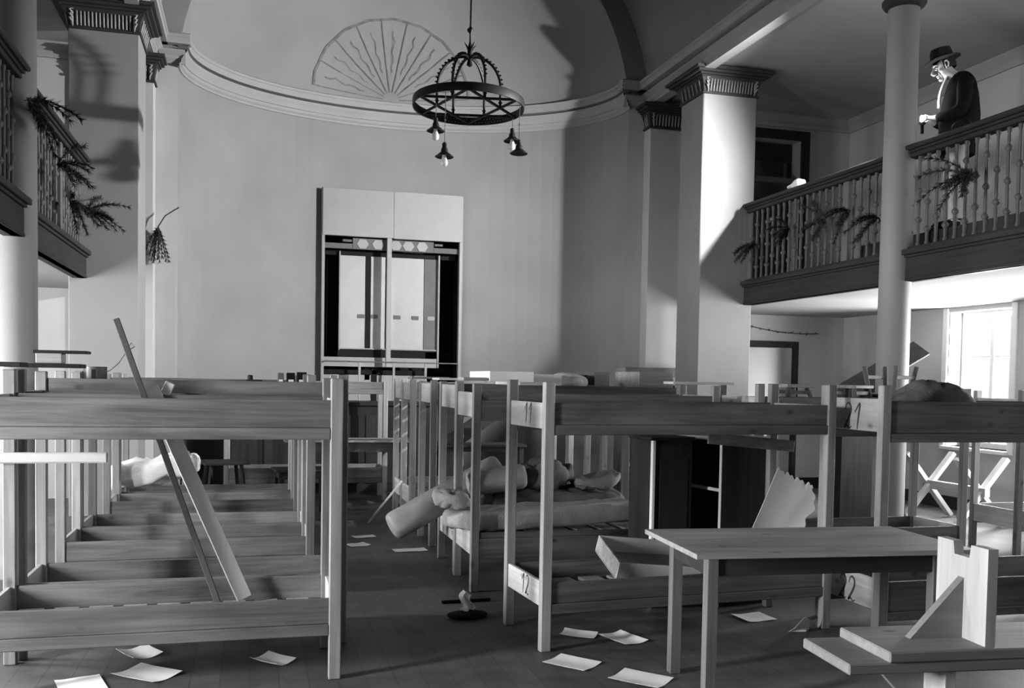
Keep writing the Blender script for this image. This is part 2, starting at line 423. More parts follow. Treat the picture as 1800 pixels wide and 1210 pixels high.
# entablature along the nave: lower cornice, recess, upper band; profile (out towards the nave, z)
LOWP = [(0, 5.40), (.03, 5.40), (.03, 5.43), (.06, 5.455), (.06, 5.485), (.115, 5.53), (.115, 5.55), (0, 5.55)]
UPP = [(0, 5.59), (.17, 5.59), (.17, 5.66), (.19, 5.67), (.19, 5.70), (.17, 5.72), (0, 5.72)]
for sgn, nm in ((1, 'right'), (-1, 'left')):
    xw = AX + sgn * 3.27
    b = MB(); n_ = (-sgn, 0)
    path = [(xw, YR, *n_), (xw, YB + .02, *n_)]
    b.sweep(LOWP, path); b.sweep(UPP, path)
    xo = AX + sgn * 3.38
    b.box(min(xw, xo), max(xw, xo), YR, YB, 5.40, 5.75, 0)
    # return along the wall strip to the apse
    xe = AX + sgn * 2.98
    lowr = [(o, z - .03) for o, z in LOWP]
    b.sweep(lowr, [(AX + sgn * 3.2, YB, 0, -1), (xe - sgn * .09, YB, 0, -1)], True); b.sweep([(o * .75, z) for o, z in UPP], [(AX + sgn * 3.2, YB, 0, -1), (xe - sgn * .15, YB, 0, -1)], True)
    struct(b.build('trim_1' if sgn > 0 else 'trim_2', TRIM))
# cornice round the apse
b = MB(); path = []
for i in range(41):
    t = PI * i / 40; x, y = apse(t); nx, ny = -math.cos(t), -math.sin(t) * .8; L = math.hypot(nx, ny); path.append((x, y, nx / L, ny / L))
path = [(path[0][0], YB - .09, -1, 0)] + path + [(path[-1][0], YB - .09, 1, 0)]
b.sweep([(0, 5.33), (.02, 5.33), (.02, 5.36), (.045, 5.38), (.045, 5.42), (.06, 5.425), (.06, 5.44), (.10, 5.50), (.115, 5.52), (.115, 5.54), (0, 5.545)], path)
b.sweep([(0, 5.575), (.13, 5.575), (.13, 5.65), (.145, 5.66), (.15, 5.69), (.12, 5.705), (-.05, 5.705)], path)
struct(b.build('trim_3', TRIM, smooth='auto'))
# little cornices where the gallery walls meet the ceiling
b = MB(); pr = [(0, 5.30), (.03, 5.30), (.05, 5.34), (.05, 5.38), (.12, 5.45), (.12, 5.475)]
b.sweep(pr, [(5.4, YB, 0, -1), (XR - .0, YB, 0, -1)]); b.sweep(pr, [(XR, YR, -1, 0), (XR, YB, -1, 0)])
struct(b.build('trim_4', TRIM))
b = MB(); b.sweep(pr, [(XL, YB, 0, -1), (-1.2, YB, 0, -1)]); b.sweep(pr, [(XL, YR, 1, 0), (XL, YB, 1, 0)])
struct(b.build('trim_5', TRIM))

# windows: deep reveals are the wall itself; each gets a casing, sashes and panes
wn = 0
def window(side, h):
    global wn; wn += 1
    y0, y1, z0, z1 = h[:4]; s = 1 if side == 'R' else -1; xf = XR if s > 0 else XL
    xs = xf + s * .20
    f = MB(); w = .07
    if not h[4:]: xs = xf + s * .012
    f.box(xs, xs + s * .06, y0, y0 + w, z0, z1, .004); f.box(xs, xs + s * .06, y1 - w, y1, z0, z1, .004)
    f.box(xs, xs + s * .06, y0 + w, y1 - w, z0, z0 + w, .004); f.box(xs, xs + s * .06, y0 + w, y1 - w, z1 - w, z1, .004)
    ym = (y0 + y1) / 2; f.box(xs, xs + s * .05, ym - .03, ym + .03, z0 + w, z1 - w, .004)
    for k in (1, 2) if not h[4:] else (2,):
        zz = z0 + (z1 - z0) * k / 3; f.box(xs + s * .01, xs + s * .045, y0 + w, ym - .03, zz - .014, zz + .014, .003); f.box(xs + s * .01, xs + s * .045, ym + .03, y1 - w, zz - .014, zz + .014, .003)
    o = struct(f.build('window_%d' % wn, DOORP))
    # casing round the opening and a sill
    c = MB(); e = .09
    xa = xf - s * .025
    c.box(xa, xf + s * .02, y0 - e, y0, z0 - .04, z1 + e * .6, .005); c.box(xa, xf + s * .02, y1, y1 + e, z0 - .04, z1 + e * .6, .005)
    if z1 + e < GZ0 or z1 > 3: c.box(xa, xf + s * .02, y0, y1, z1, z1 + e * .6, .005)
    c.box(xf - s * .06, xf + s * (.19 if h[4:] else .01), y0 - .03, y1 + .03, z0 - .045, z0, .006)
    c.build('casing', DOORP, o)
    MB().box(xs + s * .02, xs + s * .026, y0 + w, y1 - w, z0 + w, z1 - w, 0).build('pane', GLASS, o)
    return o
for h in RLOW: window('R', h)
for h in RUP: window('R', h)
for h in LLOW: window('L', h)
for h in LUP: window('L', h)
# baseboard
struct(MB().box(XR - .025, XR, YR, YB, 0, .16, .004).box(5.1, 6.66, YB - .025, YB, 0, .16, .004).box(7.83, XR - .025, YB - .025, YB, 0, .16, .004).build('baseboard_right', DKX))

# ------------------------------------------------------------------ pillars, pilasters, columns
def capital(par, x0, x1, y0, y1, z0, z1, flutes=(15, 6), f=1.0, fl_front=None):
    c = MB()
    d = .11 * f
    c.box(x0 - .02, x1 + .02, y0 - .02, y1 + .02, z0, z0 + .028, .006)
    hz = z1 - z0
    # bell (slightly flared), then stepped abacus
    za, zb = z0 + .028, z0 + hz * .62
    vs = []
    for (dd, z) in ((.0, za), (.01, za + (zb - za) * .6), (.045 * f, zb)):
        vs += [(x0 - dd, y0 - dd, z), (x1 + dd, y0 - dd, z), (x1 + dd, y1 + dd, z), (x0 - dd, y1 + dd, z)]
    fs = []
    for k in (0, 4):
        for i in range(4): fs.append((k + i, k + (i + 1) % 4, k + 4 + (i + 1) % 4, k + 4 + i))
    c.raw(vs, fs)
    z = zb
    for (dd, h) in ((.055, .22), (.085, .20), (.13, .25), (.165, .33)):
        hh = (z1 - zb) * h; c.box(x0 - dd * f, x1 + dd * f, y0 - dd * f, y1 + dd * f, z, z + hh, .005); z += hh
    o = c.build('capital', CAPM, par)
    # flutes round the bell, with little leaves on the corners
    r = MB(); n = flutes[0]
    hgt = zb - za
    def rib(p, q): r.tube([p, ((p[0] + q[0]) / 2, (p[1] + q[1]) / 2, (p[2] + q[2]) / 2), q], .011, 6)
    for i in range(n):
        x = x0 + .09 + (x1 - x0 - .18) * i / (n - 1)
        rib((x, y0 - .004, za + .01), (x, y0 - .035 * f, zb - .015))
    n2 = flutes[1]
    for i in range(n2):
        y = y0 + .07 + (y1 - y0 - .14) * i / max(1, n2 - 1)
        for xx, sg in ((x0, -1), (x1, 1)): rib((xx + sg * .004, y, za + .01), (xx + sg * .035 * f, y, zb - .015))
    for xx, sg in ((x0, 1), (x1, -1)):
        for k in range(3):
            zz = za + hgt * (.25 + .27 * k)
            r.tube([(xx + sg * .05, y0 - .012, zz - .05), (xx + sg * .045, y0 - .03, zz), (xx + sg * .02, y0 - .045, zz + .03), (xx + sg * .06, y0 - .05, zz + .035)], [.008, .014, .012, .004], 6)
    r.build('fluting', CAPL if True else CAPM, o, smooth=True)
    return o
for nm, x0, x1, l in (('pillar', 5.38, 6.11, 'tall square white pillar with fluted capital beside the right gallery end'),
                      ('pillar', -1.87, -1.17, 'tall square plastered pillar with dark fluted capital beside the left gallery end')):
    p = thing(nm, l, 'pillar', ((x0 + x1) / 2, 11.42, 0))
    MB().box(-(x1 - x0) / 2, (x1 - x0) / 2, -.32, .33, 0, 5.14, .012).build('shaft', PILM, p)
    capital(p, -(x1 - x0) / 2, (x1 - x0) / 2, -.32, .33, 5.13, 5.44)
for x0, x1, l in ((5.30, 5.95, 'shallow pilaster with dark capital against the wall right of the apse'), (-1.80, -1.16, 'shallow pilaster with dark capital against the wall left of the apse')):
    p = thing('pilaster', l, 'pilaster', ((x0 + x1) / 2, 12.7, 0))
    hw = (x1 - x0) / 2
    MB().box(-hw, hw, -.12, .096, 0, 5.06, .01).build('shaft', PLASTER, p)
    capital(p, -hw, hw, -.12, .08, 5.06, 5.38, (11, 2), .8)
def column(x, y, r, label):
    c = thing('column', label, 'column', (x, y, 0))
    prof = [(r + .03, 0), (r + .03, .12), (r + .01, .15), (r, .2), (r * .985, 2.5), (r * .95, 5.12)]
    MB().lathe(prof, seg=40).build('shaft', COLM, c, smooth='auto')
    MB().lathe([(r * .95, 5.10), (r + .03, 5.12), (r + .05, 5.15), (r + .05, 5.18), (r + .015, 5.2), (r + .03, 5.26), (r + .1, 5.36), (r + .12, 5.40)], seg=40).build('capital', CAPM, c, smooth='auto')
    return c
column(5.93, 8.02, .15, 'round painted column standing between the two right balcony sections')
column(-1.72, 8.02, .158, 'round painted column at the left edge between the two left balcony sections')
# columns nearer the rear, outside the photograph
for x in (5.93, -1.72):
    pass

# ------------------------------------------------------------------ balconies
def baluster_mesh(kind):
    zs = GZ1 + .02; top = 3.69; H = top - zs
    b = MB(); r0 = .0165
    beads = ((.30, .62), (.18, .48, .80))[kind]
    prof = [(.02, 0), (.02, .03), (r0 * .8, .05)]
    for bd in beads:
        c = H * bd
        prof += [(r0, c - .06), (r0 * .85, c - .03), (.031, c - .008), (.031, c + .008), (r0 * .85, c + .03), (r0, c + .06)]
    prof += [(r0 * .8, H - .05), (.02, H - .03), (.02, H)]
    b.lathe(prof, seg=10)
    return b
def balustrade(xf, side, y0, y1, label, panel=None, first=None):
    """xf = outer face of the ledge; the balcony extends away from the nave (side=+1 right)"""
    t = thing('balustrade', label, 'balustrade', (xf, (y0 + y1) / 2, GZ0))
    s = side; o0 = -(y0 + y1) / 2; L0, L1 = y0 + o0, y1 + o0
    def bx(m, a, b_, z0, z1, e=0, c=.006): m.box(min(s * a, s * b_), max(s * a, s * b_), L0 - e, L1 + e, z0 - GZ0, z1 - GZ0, c)
    m = MB(); bx(m, .02, .16, GZ0 - .012, GZ1 - .075); bx(m, .015, .10, GZ0 - .012, GZ0 + .02, .004); bx(m, .0, .16, GZ1 - .075, GZ1 - .05, .012); bx(m, -.025, .16, GZ1 - .05, GZ1, .03); m.build('fascia', RAILW, t)
    m = MB(); bx(m, .035, .135, GZ1, GZ1 + .028); m.build('bottom_rail', RAILW, t)
    m = MB(); bx(m, .03, .14, 3.69, 3.73); bx(m, .01, .16, 3.73, 3.755, .012); bx(m, -.02, .19, 3.755, 3.80, .03, .012); m.build('handrail', RAILW, t)
    n = int((y1 - y0) / .122); protos = []
    meshes = [baluster_mesh(0), baluster_mesh(1)]
    objs = [None, None]
    for i in range(n):
        y = L0 + (y1 - y0) * (i + .5) / n; k = i % 2
        if panel and abs(y - o0 - panel) < .075: continue
        if objs[k] is None:
            objs[k] = meshes[k].build('baluster', BALW, t, smooth='auto'); ob = objs[k]
        else:
            ob = objs[k].copy(); COL.objects.link(ob); ob.parent = t
        ob.location = (s * .085, y, GZ1 + .02 - GZ0)
    if panel:
        MB().box(min(s * .06, s * .11), max(s * .06, s * .11), panel + o0 - .05, panel + o0 + .05, GZ1 + .02 - GZ0, 3.70 - GZ0, .004).build('flat_post', GREYP, t)
    return t
balustrade(GR, 1, 8.22, 11.09, 'dark wooden balustrade of the right gallery between round column and white pillar', 9.02)
balustrade(GR - .06, 1, 3.1, 7.98, 'dark wooden balustrade of the right gallery nearer than the round column, below the man')
balustrade(GL, -1, 8.22, 11.09, 'dark wooden balustrade of the left gallery between column and pillar', 9.95)
balustrade(GL + .06, -1, 3.1, 8.12, 'dark wooden balustrade at the top left edge, nearer than the left column')

# ------------------------------------------------------------------ cupboard (ark) built into the apse
ak = thing('wall_cupboard', 'tall built-in cupboard with white upper panel and open doors in the apse', 'cupboard', (2.055, 14.65, 0))
def akb(name, mat, *boxes, lb=None, par=None):
    b = MB()
    for (x0, x1, y0, y1, z0, z1) in boxes: b.box(x0 - 2.055, x1 - 2.055, y0 - 14.65, y1 - 14.65, z0, z1, .004)
    o = b.build(name, mat, par or ak)
    if lb: lab(o, lb)
    return o
akb('carcass', BLKP, (.97, 1.0, 14.79, 15.5, 0, 4.3), (3.11, 3.14, 14.79, 15.5, 0, 4.3), (.97, 3.14, 15.45, 15.5, 0, 4.3), (1.0, 3.11, 14.72, 15.45, 4.28, 4.31))
akb('side_strip', ARKP, (.99, 1.004, 14.63, 14.80, 0, 4.33)); akb('side_strip', ARKP, (3.106, 3.12, 14.63, 14.80, 0, 4.33))
akb('upper_panel', ARKP, (1.0, 2.05, 14.62, 14.69, 3.64, 4.335), (2.053, 3.11, 14.622, 14.69, 3.635, 4.34), lb='plain white upper panel')
akb('stile', ARKP, (1.0, 1.035, 14.63, 14.72, 0, 3.64)); akb('stile', ARKP, (3.07, 3.11, 14.63, 14.72, 0, 3.64))
akb('mullion', ARKP, (1.955, 2.025, 14.60, 14.68, 1.70, 3.64), lb='pale centre post')
akb('inner_back', BLKP, (1.0, 1.26, 15.10, 15.14, .2, 3.44))
tr = akb('transom', GREYP, (1.035, 1.45, 14.70, 14.74, 3.46, 3.54), (1.45, 2.68, 14.70, 14.74, 3.46, 3.625), (2.68, 3.07, 14.70, 14.74, 3.46, 3.54), (1.3, 1.44, 14.70, 14.74, 3.565, 3.60), (2.69, 2.82, 14.70, 14.74, 3.565, 3.60))
b = MB()
for cx in (1.60, 1.83, 2.10, 2.29, 2.50):
    b.prism([(cx - 2.055 + .09 * math.cos(k * PI / 3), 3.542 + .078 * math.sin(k * PI / 3)) for k in range(6)], .04, .055)
lab(b.build('ornament', ARKP, tr), 'row of pale hexagons on the transom')
akb('white_door', ARKW, (1.285, 1.66, 14.86, 14.90, 1.98, 3.38)); akb('white_door', ARKW, (1.745, 1.965, 14.86, 14.90, 1.98, 3.38)); akb('white_door', ARKW, (2.0, 2.56, 14.86, 14.90, 1.98, 3.38))
akb('dark_frame', BLKP, (1.04, 3.06, 14.875, 14.92, 3.38, 3.46), (1.66, 1.745, 14.86, 14.92, 1.5, 3.38), (1.25, 2.6, 14.85, 14.90, 1.84, 1.975))
akb('grey_panel', GREYP, (2.565, 2.78, 14.86, 14.90, 1.95, 3.38)); akb('edge_strip', ARKP, (2.775, 2.80, 14.80, 14.86, 1.7, 3.44), (1.262, 1.285, 14.82, 14.86, 1.95, 3.44), (1.285, 2.78, 14.82, 14.86, 1.965, 1.985))
akb('shelf_board', ARKP, (1.04, 2.80, 14.82, 14.90, 1.70, 1.845), (1.04, 2.6, 14.86, 14.90, .25, 1.58))
akb('lower_frame', BLKP, (1.04, 2.62, 14.84, 14.86, 1.585, 1.655), (1.29, 1.37, 14.84, 14.855, .2, 1.585), (1.77, 1.85, 14.84, 14.855, .2, 1.70))
for cx, m_ in ((1.60, GREYP), (1.80, GREYP), (2.15, GREYP), (2.43, GREYP), (2.68, TRIM)): akb('paper_label', m_, (cx - .055, cx + .055, 14.852, 14.859, 2.44, 2.50))
rl = akb('guard_rail', IRONL, (1.03, 3.07, 14.585, 14.61, 1.765, 1.785))
for cx in (1.56, 2.075, 2.56): akb('guard_post', ARKP, (cx - .018, cx + .018, 14.585, 14.61, .0, 1.765), par=None)
# ------------------------------------------------------------------ bunk beds
STROKES = {   # handwritten figures as polylines in a unit box, u to the right, v up
    '1': [[(.12, .62), (.66, 1.0), (.55, .5), (.42, -.05)]],
    '2': [[(.08, .72), (.22, .94), (.48, 1.0), (.72, .86), (.70, .62), (.45, .34), (.14, .08), (.05, .0), (.3, .08), (.58, -.03), (.86, .06)]],
    '2s': [[(.15, .7), (.12, .92), (.4, 1.0), (.66, .85), (.66, .55), (.42, .25), (.08, .05), (.0, .14), (.12, .2), (.4, .05), (.7, -.1)]],
}
def number_mesh(b, text, u0, v0, h, w, place, wd=.008):
    """place(u,v)->3D point just proud of the board"""
    u = u0
    for ch in text:
        for pl in STROKES[ch]:
            # smooth the polyline a little
            pts = []
            for i in range(len(pl) - 1):
                p0 = pl[max(i - 1, 0)]; p1 = pl[i]; p2 = pl[i + 1]; p3 = pl[min(i + 2, len(pl) - 1)]
                for k in range(5):
                    t = k / 5
                    pts.append(tuple(.5 * (2 * p1[a] + (p2[a] - p0[a]) * t + (2 * p0[a] - 5 * p1[a] + 4 * p2[a] - p3[a]) * t * t + (3 * p1[a] - p0[a] - 3 * p2[a] + p3[a]) * t ** 3) for a in (0, 1)))
            pts.append(pl[-1])
            P = [(u + p[0] * w, v0 + p[1] * h) for p in pts]
            L = []; R = []
            for i in range(len(P)):
                a = P[max(i - 1, 0)]; c = P[min(i + 1, len(P) - 1)]; dx, dy = c[0] - a[0], c[1] - a[1]; l = math.hypot(dx, dy) or 1
                ww = wd * (.35 + .65 * math.sin(PI * (i + .6) / (len(P) + .2)))
                L.append((P[i][0] - dy / l * ww, P[i][1] + dx / l * ww)); R.append((P[i][0] + dy / l * ww, P[i][1] - dx / l * ww))
            vs = [place(*q) for q in L] + [place(*q) for q in R]; n = len(P)
            b.raw(vs, [(i, i + 1, n + i + 1, n + i) for i in range(n - 1)])
        u += w * 1.05
def bunk(label, x, y, L, W, rz=0, lo=(.225, .415), up=(1.23, 1.43), upb=None, H=1.55, nums=None, group='wooden bunk beds in rows', post=(.062, .05), lip=.06, end=None):
    t = thing('bunk_bed', label, 'bunk bed', (x, y, 0), rz, group)
    px, py = post; rj = random.Random(int(x * 100 + y * 1000)); upb = upb or up
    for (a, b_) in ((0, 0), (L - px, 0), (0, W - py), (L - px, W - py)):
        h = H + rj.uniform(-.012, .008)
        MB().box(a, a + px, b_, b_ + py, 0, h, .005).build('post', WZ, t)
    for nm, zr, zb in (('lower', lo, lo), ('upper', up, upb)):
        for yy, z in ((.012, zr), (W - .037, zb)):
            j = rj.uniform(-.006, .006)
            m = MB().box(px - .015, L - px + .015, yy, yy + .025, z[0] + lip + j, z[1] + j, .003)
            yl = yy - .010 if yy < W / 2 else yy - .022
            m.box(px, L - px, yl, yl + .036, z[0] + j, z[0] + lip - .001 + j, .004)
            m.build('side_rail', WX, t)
        e = end or (.0, .0)
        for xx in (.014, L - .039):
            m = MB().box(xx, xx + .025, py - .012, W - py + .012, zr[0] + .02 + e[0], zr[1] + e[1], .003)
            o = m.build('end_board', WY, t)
            if nums and xx < .1:
                txt = nums[0] if nm == 'upper' else nums[1]
                if txt:
                    hgt = (zr[1] - zr[0]) * .62; b = MB()
                    wch = hgt * .60; tot = wch * 1.05 * len(txt)
                    number_mesh(b, txt, -tot / 2, zr[0] + .035 + (zr[1] - zr[0] - hgt) * .4, hgt, wch, lambda u, v: (xx - .0015, W / 2 + nums[2] - u, v), nums[3])
                    ob = b.build('painted_number', INK, o); lab(ob, 'black handwritten number')
        s = MB(); n = 9
        for k in range(n):
            xa = px + .02 + (L - 2 * px - .04) * k / n
            s.box(xa, xa + (L - .2) / n * .72, .048, W - .062, zr[0] + lip - .002, zr[0] + lip + .016, .002)
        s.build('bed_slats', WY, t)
    return t
L1 = bunk('front left bunk bed with pale stick and plank leaning in it', -1.25, 4.945, 1.70, .64)
L2 = bunk('second bunk bed of the left row, pushed against the back of the front one', -1.22, 5.62, 1.76, .60, upb=(1.30, 1.51), up=(1.24, 1.44), H=1.56)
L3 = bunk('third bunk bed of the left row, beyond the first gap between beds', -1.25, 6.93, 1.69, .66, up=(1.31, 1.50), H=1.56)
L4 = bunk('fourth bunk bed of the left row, with tin and black boxes on its rails', -1.25, 7.63, 1.69, .68, up=(1.30, 1.49), H=1.55)
L5 = bunk('fifth bunk bed of the left row, beyond the second gap between beds', -1.25, 9.05, 1.69, .66, up=(1.30, 1.50), H=1.55)
L6 = bunk('farthest bunk bed of the left row, with white mattress below', -1.25, 9.76, 1.69, .66, up=(1.30, 1.50), H=1.55)
R1 = bunk('bunk bed numbered 11 and 12 in the front of the right row', 1.595, 5.20, 1.97, .67, math.radians(4.2), lo=(.215, .395), up=(1.235, 1.42), H=1.545, nums=('11', '12', -.03, .0062), end=(.015, .0))
R2 = bunk('second bunk bed of the right row, with torn mattress on its lower bed', 1.54, 6.78, 1.95, .65, 0, lo=(.24, .43), up=(1.25, 1.45), H=1.525, lip=.15)
R3 = bunk('third bunk bed of the right row, with rolled mattress hanging into the aisle', 1.555, 7.47, 1.95, .70, up=(1.29, 1.50), H=1.53)
R4 = bunk('fourth bunk bed of the right row, beyond the gap behind the rolled mattress', 1.58, 8.70, 1.95, .66, up=(1.30, 1.50), H=1.53)
R5 = bunk('fifth bunk bed of the right row, with thin stick leaning on its end', 1.56, 9.75, 1.95, .62, up=(1.30, 1.50), H=1.53)
R6 = bunk('farthest bunk bed of the right row, nearest the pillar', 1.57, 10.41, 1.95, .62, up=(1.30, 1.50), H=1.53)
def bunk21():
    return bunk('bunk bed numbered 21 and 22 at the right edge, with dark blanket on top', 3.665, 5.03, 1.93, .66, 0, lo=(.12, .36), up=(1.21, 1.46), H=1.555, nums=('21', '22', -.02, .0085), lip=.055, post=(.062, .055), end=(.04, .01))
B1 = bunk21()
B2 = bunk('bunk bed behind the one numbered 21, before the round column', 3.72, 6.62, 1.93, .66, up=(1.26, 1.45), H=1.55)
B3 = bunk('bunk bed under the right gallery beside the bright window', 6.83, 7.36, 1.65, .62, up=(1.25, 1.45), H=1.53)
FB = bunk('bunk bed standing crosswise at the far end of the aisle', -.32, 12.14, 1.98, .58, up=(1.335, 1.485), H=1.49)
# loose board under the top frame of bunk 11
o = MB().bar((1.36, .52, 1.185), (1.945, .40, 1.135), .022, .075).build('cross_board', WX, R1)
# paper label pinned on the back rail of the second left bunk
MB().box(1.09, 1.145, .5595, .5625, 1.385, 1.42, 0).build('paper_label', PAPER, L2)

# ------------------------------------------------------------------ soft things
from mathutils import noise
def lump(name, label, cat, c, size, rot=(0, 0, 0), mat=None, seed=0, amp=.12, ex=.55, nu=40, nv=20, freq=3.0, bend=None, group=None, fold=0):
    """cushion-like superellipsoid, creased by noise"""
    b = MB(); E = Euler(rot).to_matrix()
    def sg(v, e): return math.copysign(abs(v) ** e, v)
    vs = []; fs = []
    for j in range(nv + 1):
        ph = -PI / 2 + PI * j / nv
        for i in range(nu):
            th = 2 * PI * i / nu
            p = Vector((sg(math.cos(ph), ex) * sg(math.cos(th), ex), sg(math.cos(ph), ex) * sg(math.sin(th), ex), sg(math.sin(ph), ex)))
            q = Vector((p.x * size[0], p.y * size[1], p.z * size[2])) * .5
            nn = noise.noise(q * freq * 2 + Vector((seed * 3.1, seed, 0))) + .5 * noise.noise(q * freq * 6 + Vector((seed, 5, 0)))
            cr = abs(noise.noise(Vector((q.x * freq * 5, q.y * freq, q.z * freq)) + Vector((seed * 7, 1, 2))))
            q *= 1
            d = Vector((p.x * .25, p.y * .5, p.z)); d *= (nn * amp - fold * (1 - min(1, cr * 5)) * .5) * min(size)
            q += d
            if bend: q.z += bend(q.x)
            vs.append(E @ q)
    for j in range(nv):
        for i in range(nu):
            i2 = (i + 1) % nu; fs.append((j * nu + i, j * nu + i2, (j + 1) * nu + i2, (j + 1) * nu + i))
    b.raw(vs, fs)
    o = b.build(name, mat, None, smooth=True); o.location = c
    return tag(o, label, cat, group)
def roll(name, label, cat, p, q, r, mat, seed=0, group=None, squash=1.0):
    """rolled up mattress: a soft cylinder with a spiral end"""
    p = Vector(p); q = Vector(q); d = (q - p); L = d.length; d.normalize(); a = d.orthogonal().normalized()
    if abs(d.z) < .95: a = (Vector((0, 0, 1)) - d * d.z).normalized()
    c = d.cross(a); b = MB(); n = 36; m = 22; vs = []; fs = []
    prof = [(0.0, .0), (-.012, .35), (-.02, .62), (-.012, .86), (.012, .97)] + [(L * k / m, 1.0) for k in range(1, m)] + [(L - .012, .97), (L + .012, .86), (L + .02, .6), (L + .012, .3), (L, 0)]
    for (x, rr) in prof:
        for i in range(n):
            th = 2 * PI * i / n
            k = rr * r * (1 + .05 * noise.noise(Vector((x * 6, math.cos(th) * 2, math.sin(th) * 2 + seed * 4))) + .03 * noise.noise(Vector((x * 20, math.cos(th) * 5 + seed, math.sin(th) * 5))))
            vs.append(p + d * x + a * (k * math.cos(th) * squash) + c * (k * math.sin(th)))
    for j in range(len(prof) - 1):
        for i in range(n):
            i2 = (i + 1) % n; fs.append((j * n + i, j * n + i2, (j + 1) * n + i2, (j + 1) * n + i))
    b.raw(vs, fs); o = b.build(name, mat, None, smooth=True)
    return tag(o, label, cat, group)
roll('rolled_mattress', 'rolled grey mattress hanging out of the bunk into the aisle', 'mattress', (1.12, 7.80, .335), (2.02, 7.93, .80), .118, TICK, 1)
lump('mattress', 'thin torn mattress on the lower bed of the second right bunk', 'mattress', (2.40, 7.10, .52), (2.0, .46, .15), mat=TICK, seed=2, amp=.22, ex=.35, nu=72, nv=16, freq=2.4, fold=.25, bend=lambda x: .035 * x + (-.12 * (x + .93) ** 2 * 4 if x < -.93 else 0))
lump('pillow', 'small stuffed pillow poking out over the bed end beside the aisle', 'pillow', (1.46, 7.13, .645), (.28, .34, .14), rot=(0, .25, .1), mat=TICK, seed=5, amp=.25, ex=.7, fold=.3)
roll('rolled_mattress', 'crumpled mattress roll lying on top in the third right bunk, left of the folded cover', 'mattress', (1.72, 7.64, .70), (2.16, 7.64, .755), .115, TICK, 4, squash=.9)
lump('mattress', 'dark folded mattress filling the lower bed of the third right bunk', 'mattress', (2.44, 7.80, .495), (1.30, .48, .29), mat=TICKD, seed=8, amp=.16, ex=.45, nu=56, freq=2.0, fold=.25)
lump('blanket', 'dark rumpled blanket heaped behind the second post of bunk 11', 'blanket', (2.40, 7.80, .74), (.50, .42, .30), mat=TICKD, seed=11, amp=.3, ex=.9, freq=2.5, fold=.35)
lump('quilt', 'pale edged quilt end curling up on the dark mattress', 'quilt', (2.84, 7.76, .68), (.42, .36, .11), rot=(0, -.12, 0), mat=TICK, seed=13, amp=.3, ex=.6, bend=lambda x: 1.3 * x * x, fold=.3)
lump('mattress', 'white folded mattress on the lower bed at the far left', 'mattress', (-.93, 10.06, .59), (.90, .44, .27), rot=(0, -.10, 0), mat=CLOTH, seed=3, amp=.22, ex=.55, nu=48, fold=.3, bend=lambda x: .10 * x)
lump('blanket', 'dark blanket heaped on the top bed of the bunk numbered 21', 'blanket', (4.20, 5.36, 1.455), (.78, .42, .29), mat=TICKD, seed=16, amp=.10, ex=1.0, nu=48, fold=.15, bend=lambda x: -.25 * abs(x - .12) ** 1.3)
# cloth strip hanging beside the second right bunk
b = MB(); b.surf(lambda u, v: (1.60 + .03 * math.sin(v * 17 + u * 3) + .012 * u, 7.535 + .10 * u, 1.14 - .60 * v + .02 * math.sin(u * 9)), 6, 26, .008, (1, 0, 0))
tag(b.build('hanging_cloth', CLOTH, smooth=True), 'white ragged cloth hanging between the bunk posts by the aisle', 'cloth')

# ------------------------------------------------------------------ stick, planks and sheet at the left
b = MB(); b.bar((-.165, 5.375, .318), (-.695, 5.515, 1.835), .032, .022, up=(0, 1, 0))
st = thing('stick', 'long thin stick, darkened as if backlit, leaning against the front left bunk', 'stick', (-.165, 5.45, .3))
b.build('lath', wood('backlit stick wood', .05, .10, 2), st, loc=(.165, -5.45, -.3))  # backlit shade put into the colour of the whole lath
b = MB(); b.tube([(-.64, 5.52, 1.68), (-.62, 5.53, 1.71), (-.605, 5.53, 1.69), (-.645, 5.52, 1.66), (-.68, 5.50, 1.60), (-.72, 5.48, 1.56), (-.78, 5.46, 1.535)], .0022, 5)
b.build('wire', IRONL, st, loc=(.165, -5.45, -.3))
b = MB(); b.bar((-.03, 5.45, .325), (-.525, 5.53, 1.475), .082, .022, up=(.35, -1, .3))
tag(b.build('plank', PALE), 'white planed plank leaning beside the thin stick in the front left bunk', 'plank')
b = MB(); b.box(-1.75, -.735, 5.50, 5.53, 1.068, 1.125, .008)
tag(b.build('plank', PALEX), 'pale plank across the left end of the front left bunk', 'plank')
for (x0, x1, y0, y1, z0, z1, l) in ((-1.50, -1.155, 5.50, 5.68, 1.571, 1.595, 'dark short board at the left edge on the bunk posts, left of the others'),
                                    (-1.36, -.955, 6.05, 6.26, 1.571, 1.595, 'dark board lying on the back posts of the second left bunk'),
                                    (-1.215, -.925, 6.08, 6.24, 1.655, 1.672, 'thin board on top of the stack above the left bunk posts')):
    tag(MB().box(x0, x1, y0, y1, z0, z1, .004).build('board', DKX), l, 'board', 'boards laid on the left bunk posts')
tag(MB().box(-1.20, -1.06, 6.09, 6.22, 1.596, 1.655, .004).build('box', TABX), 'flat wooden box between the boards on the left bunk posts', 'box')
t = thing('tin_can', 'round tin with dark mark standing on the rails of the left bunks', 'tin', (-1.10, 7.61, 1.50))
MB().lathe([(.078, 0), (.08, .003), (.08, .085), (.082, .09), (.076, .09), (.074, .02), (0.001, .02)], seg=28, cap=False).build('body', IRONL, t, smooth='auto')
MB().box(-.015, .01, -.0825, -.078, .0, .07, 0).build('mark', BLKP, t)
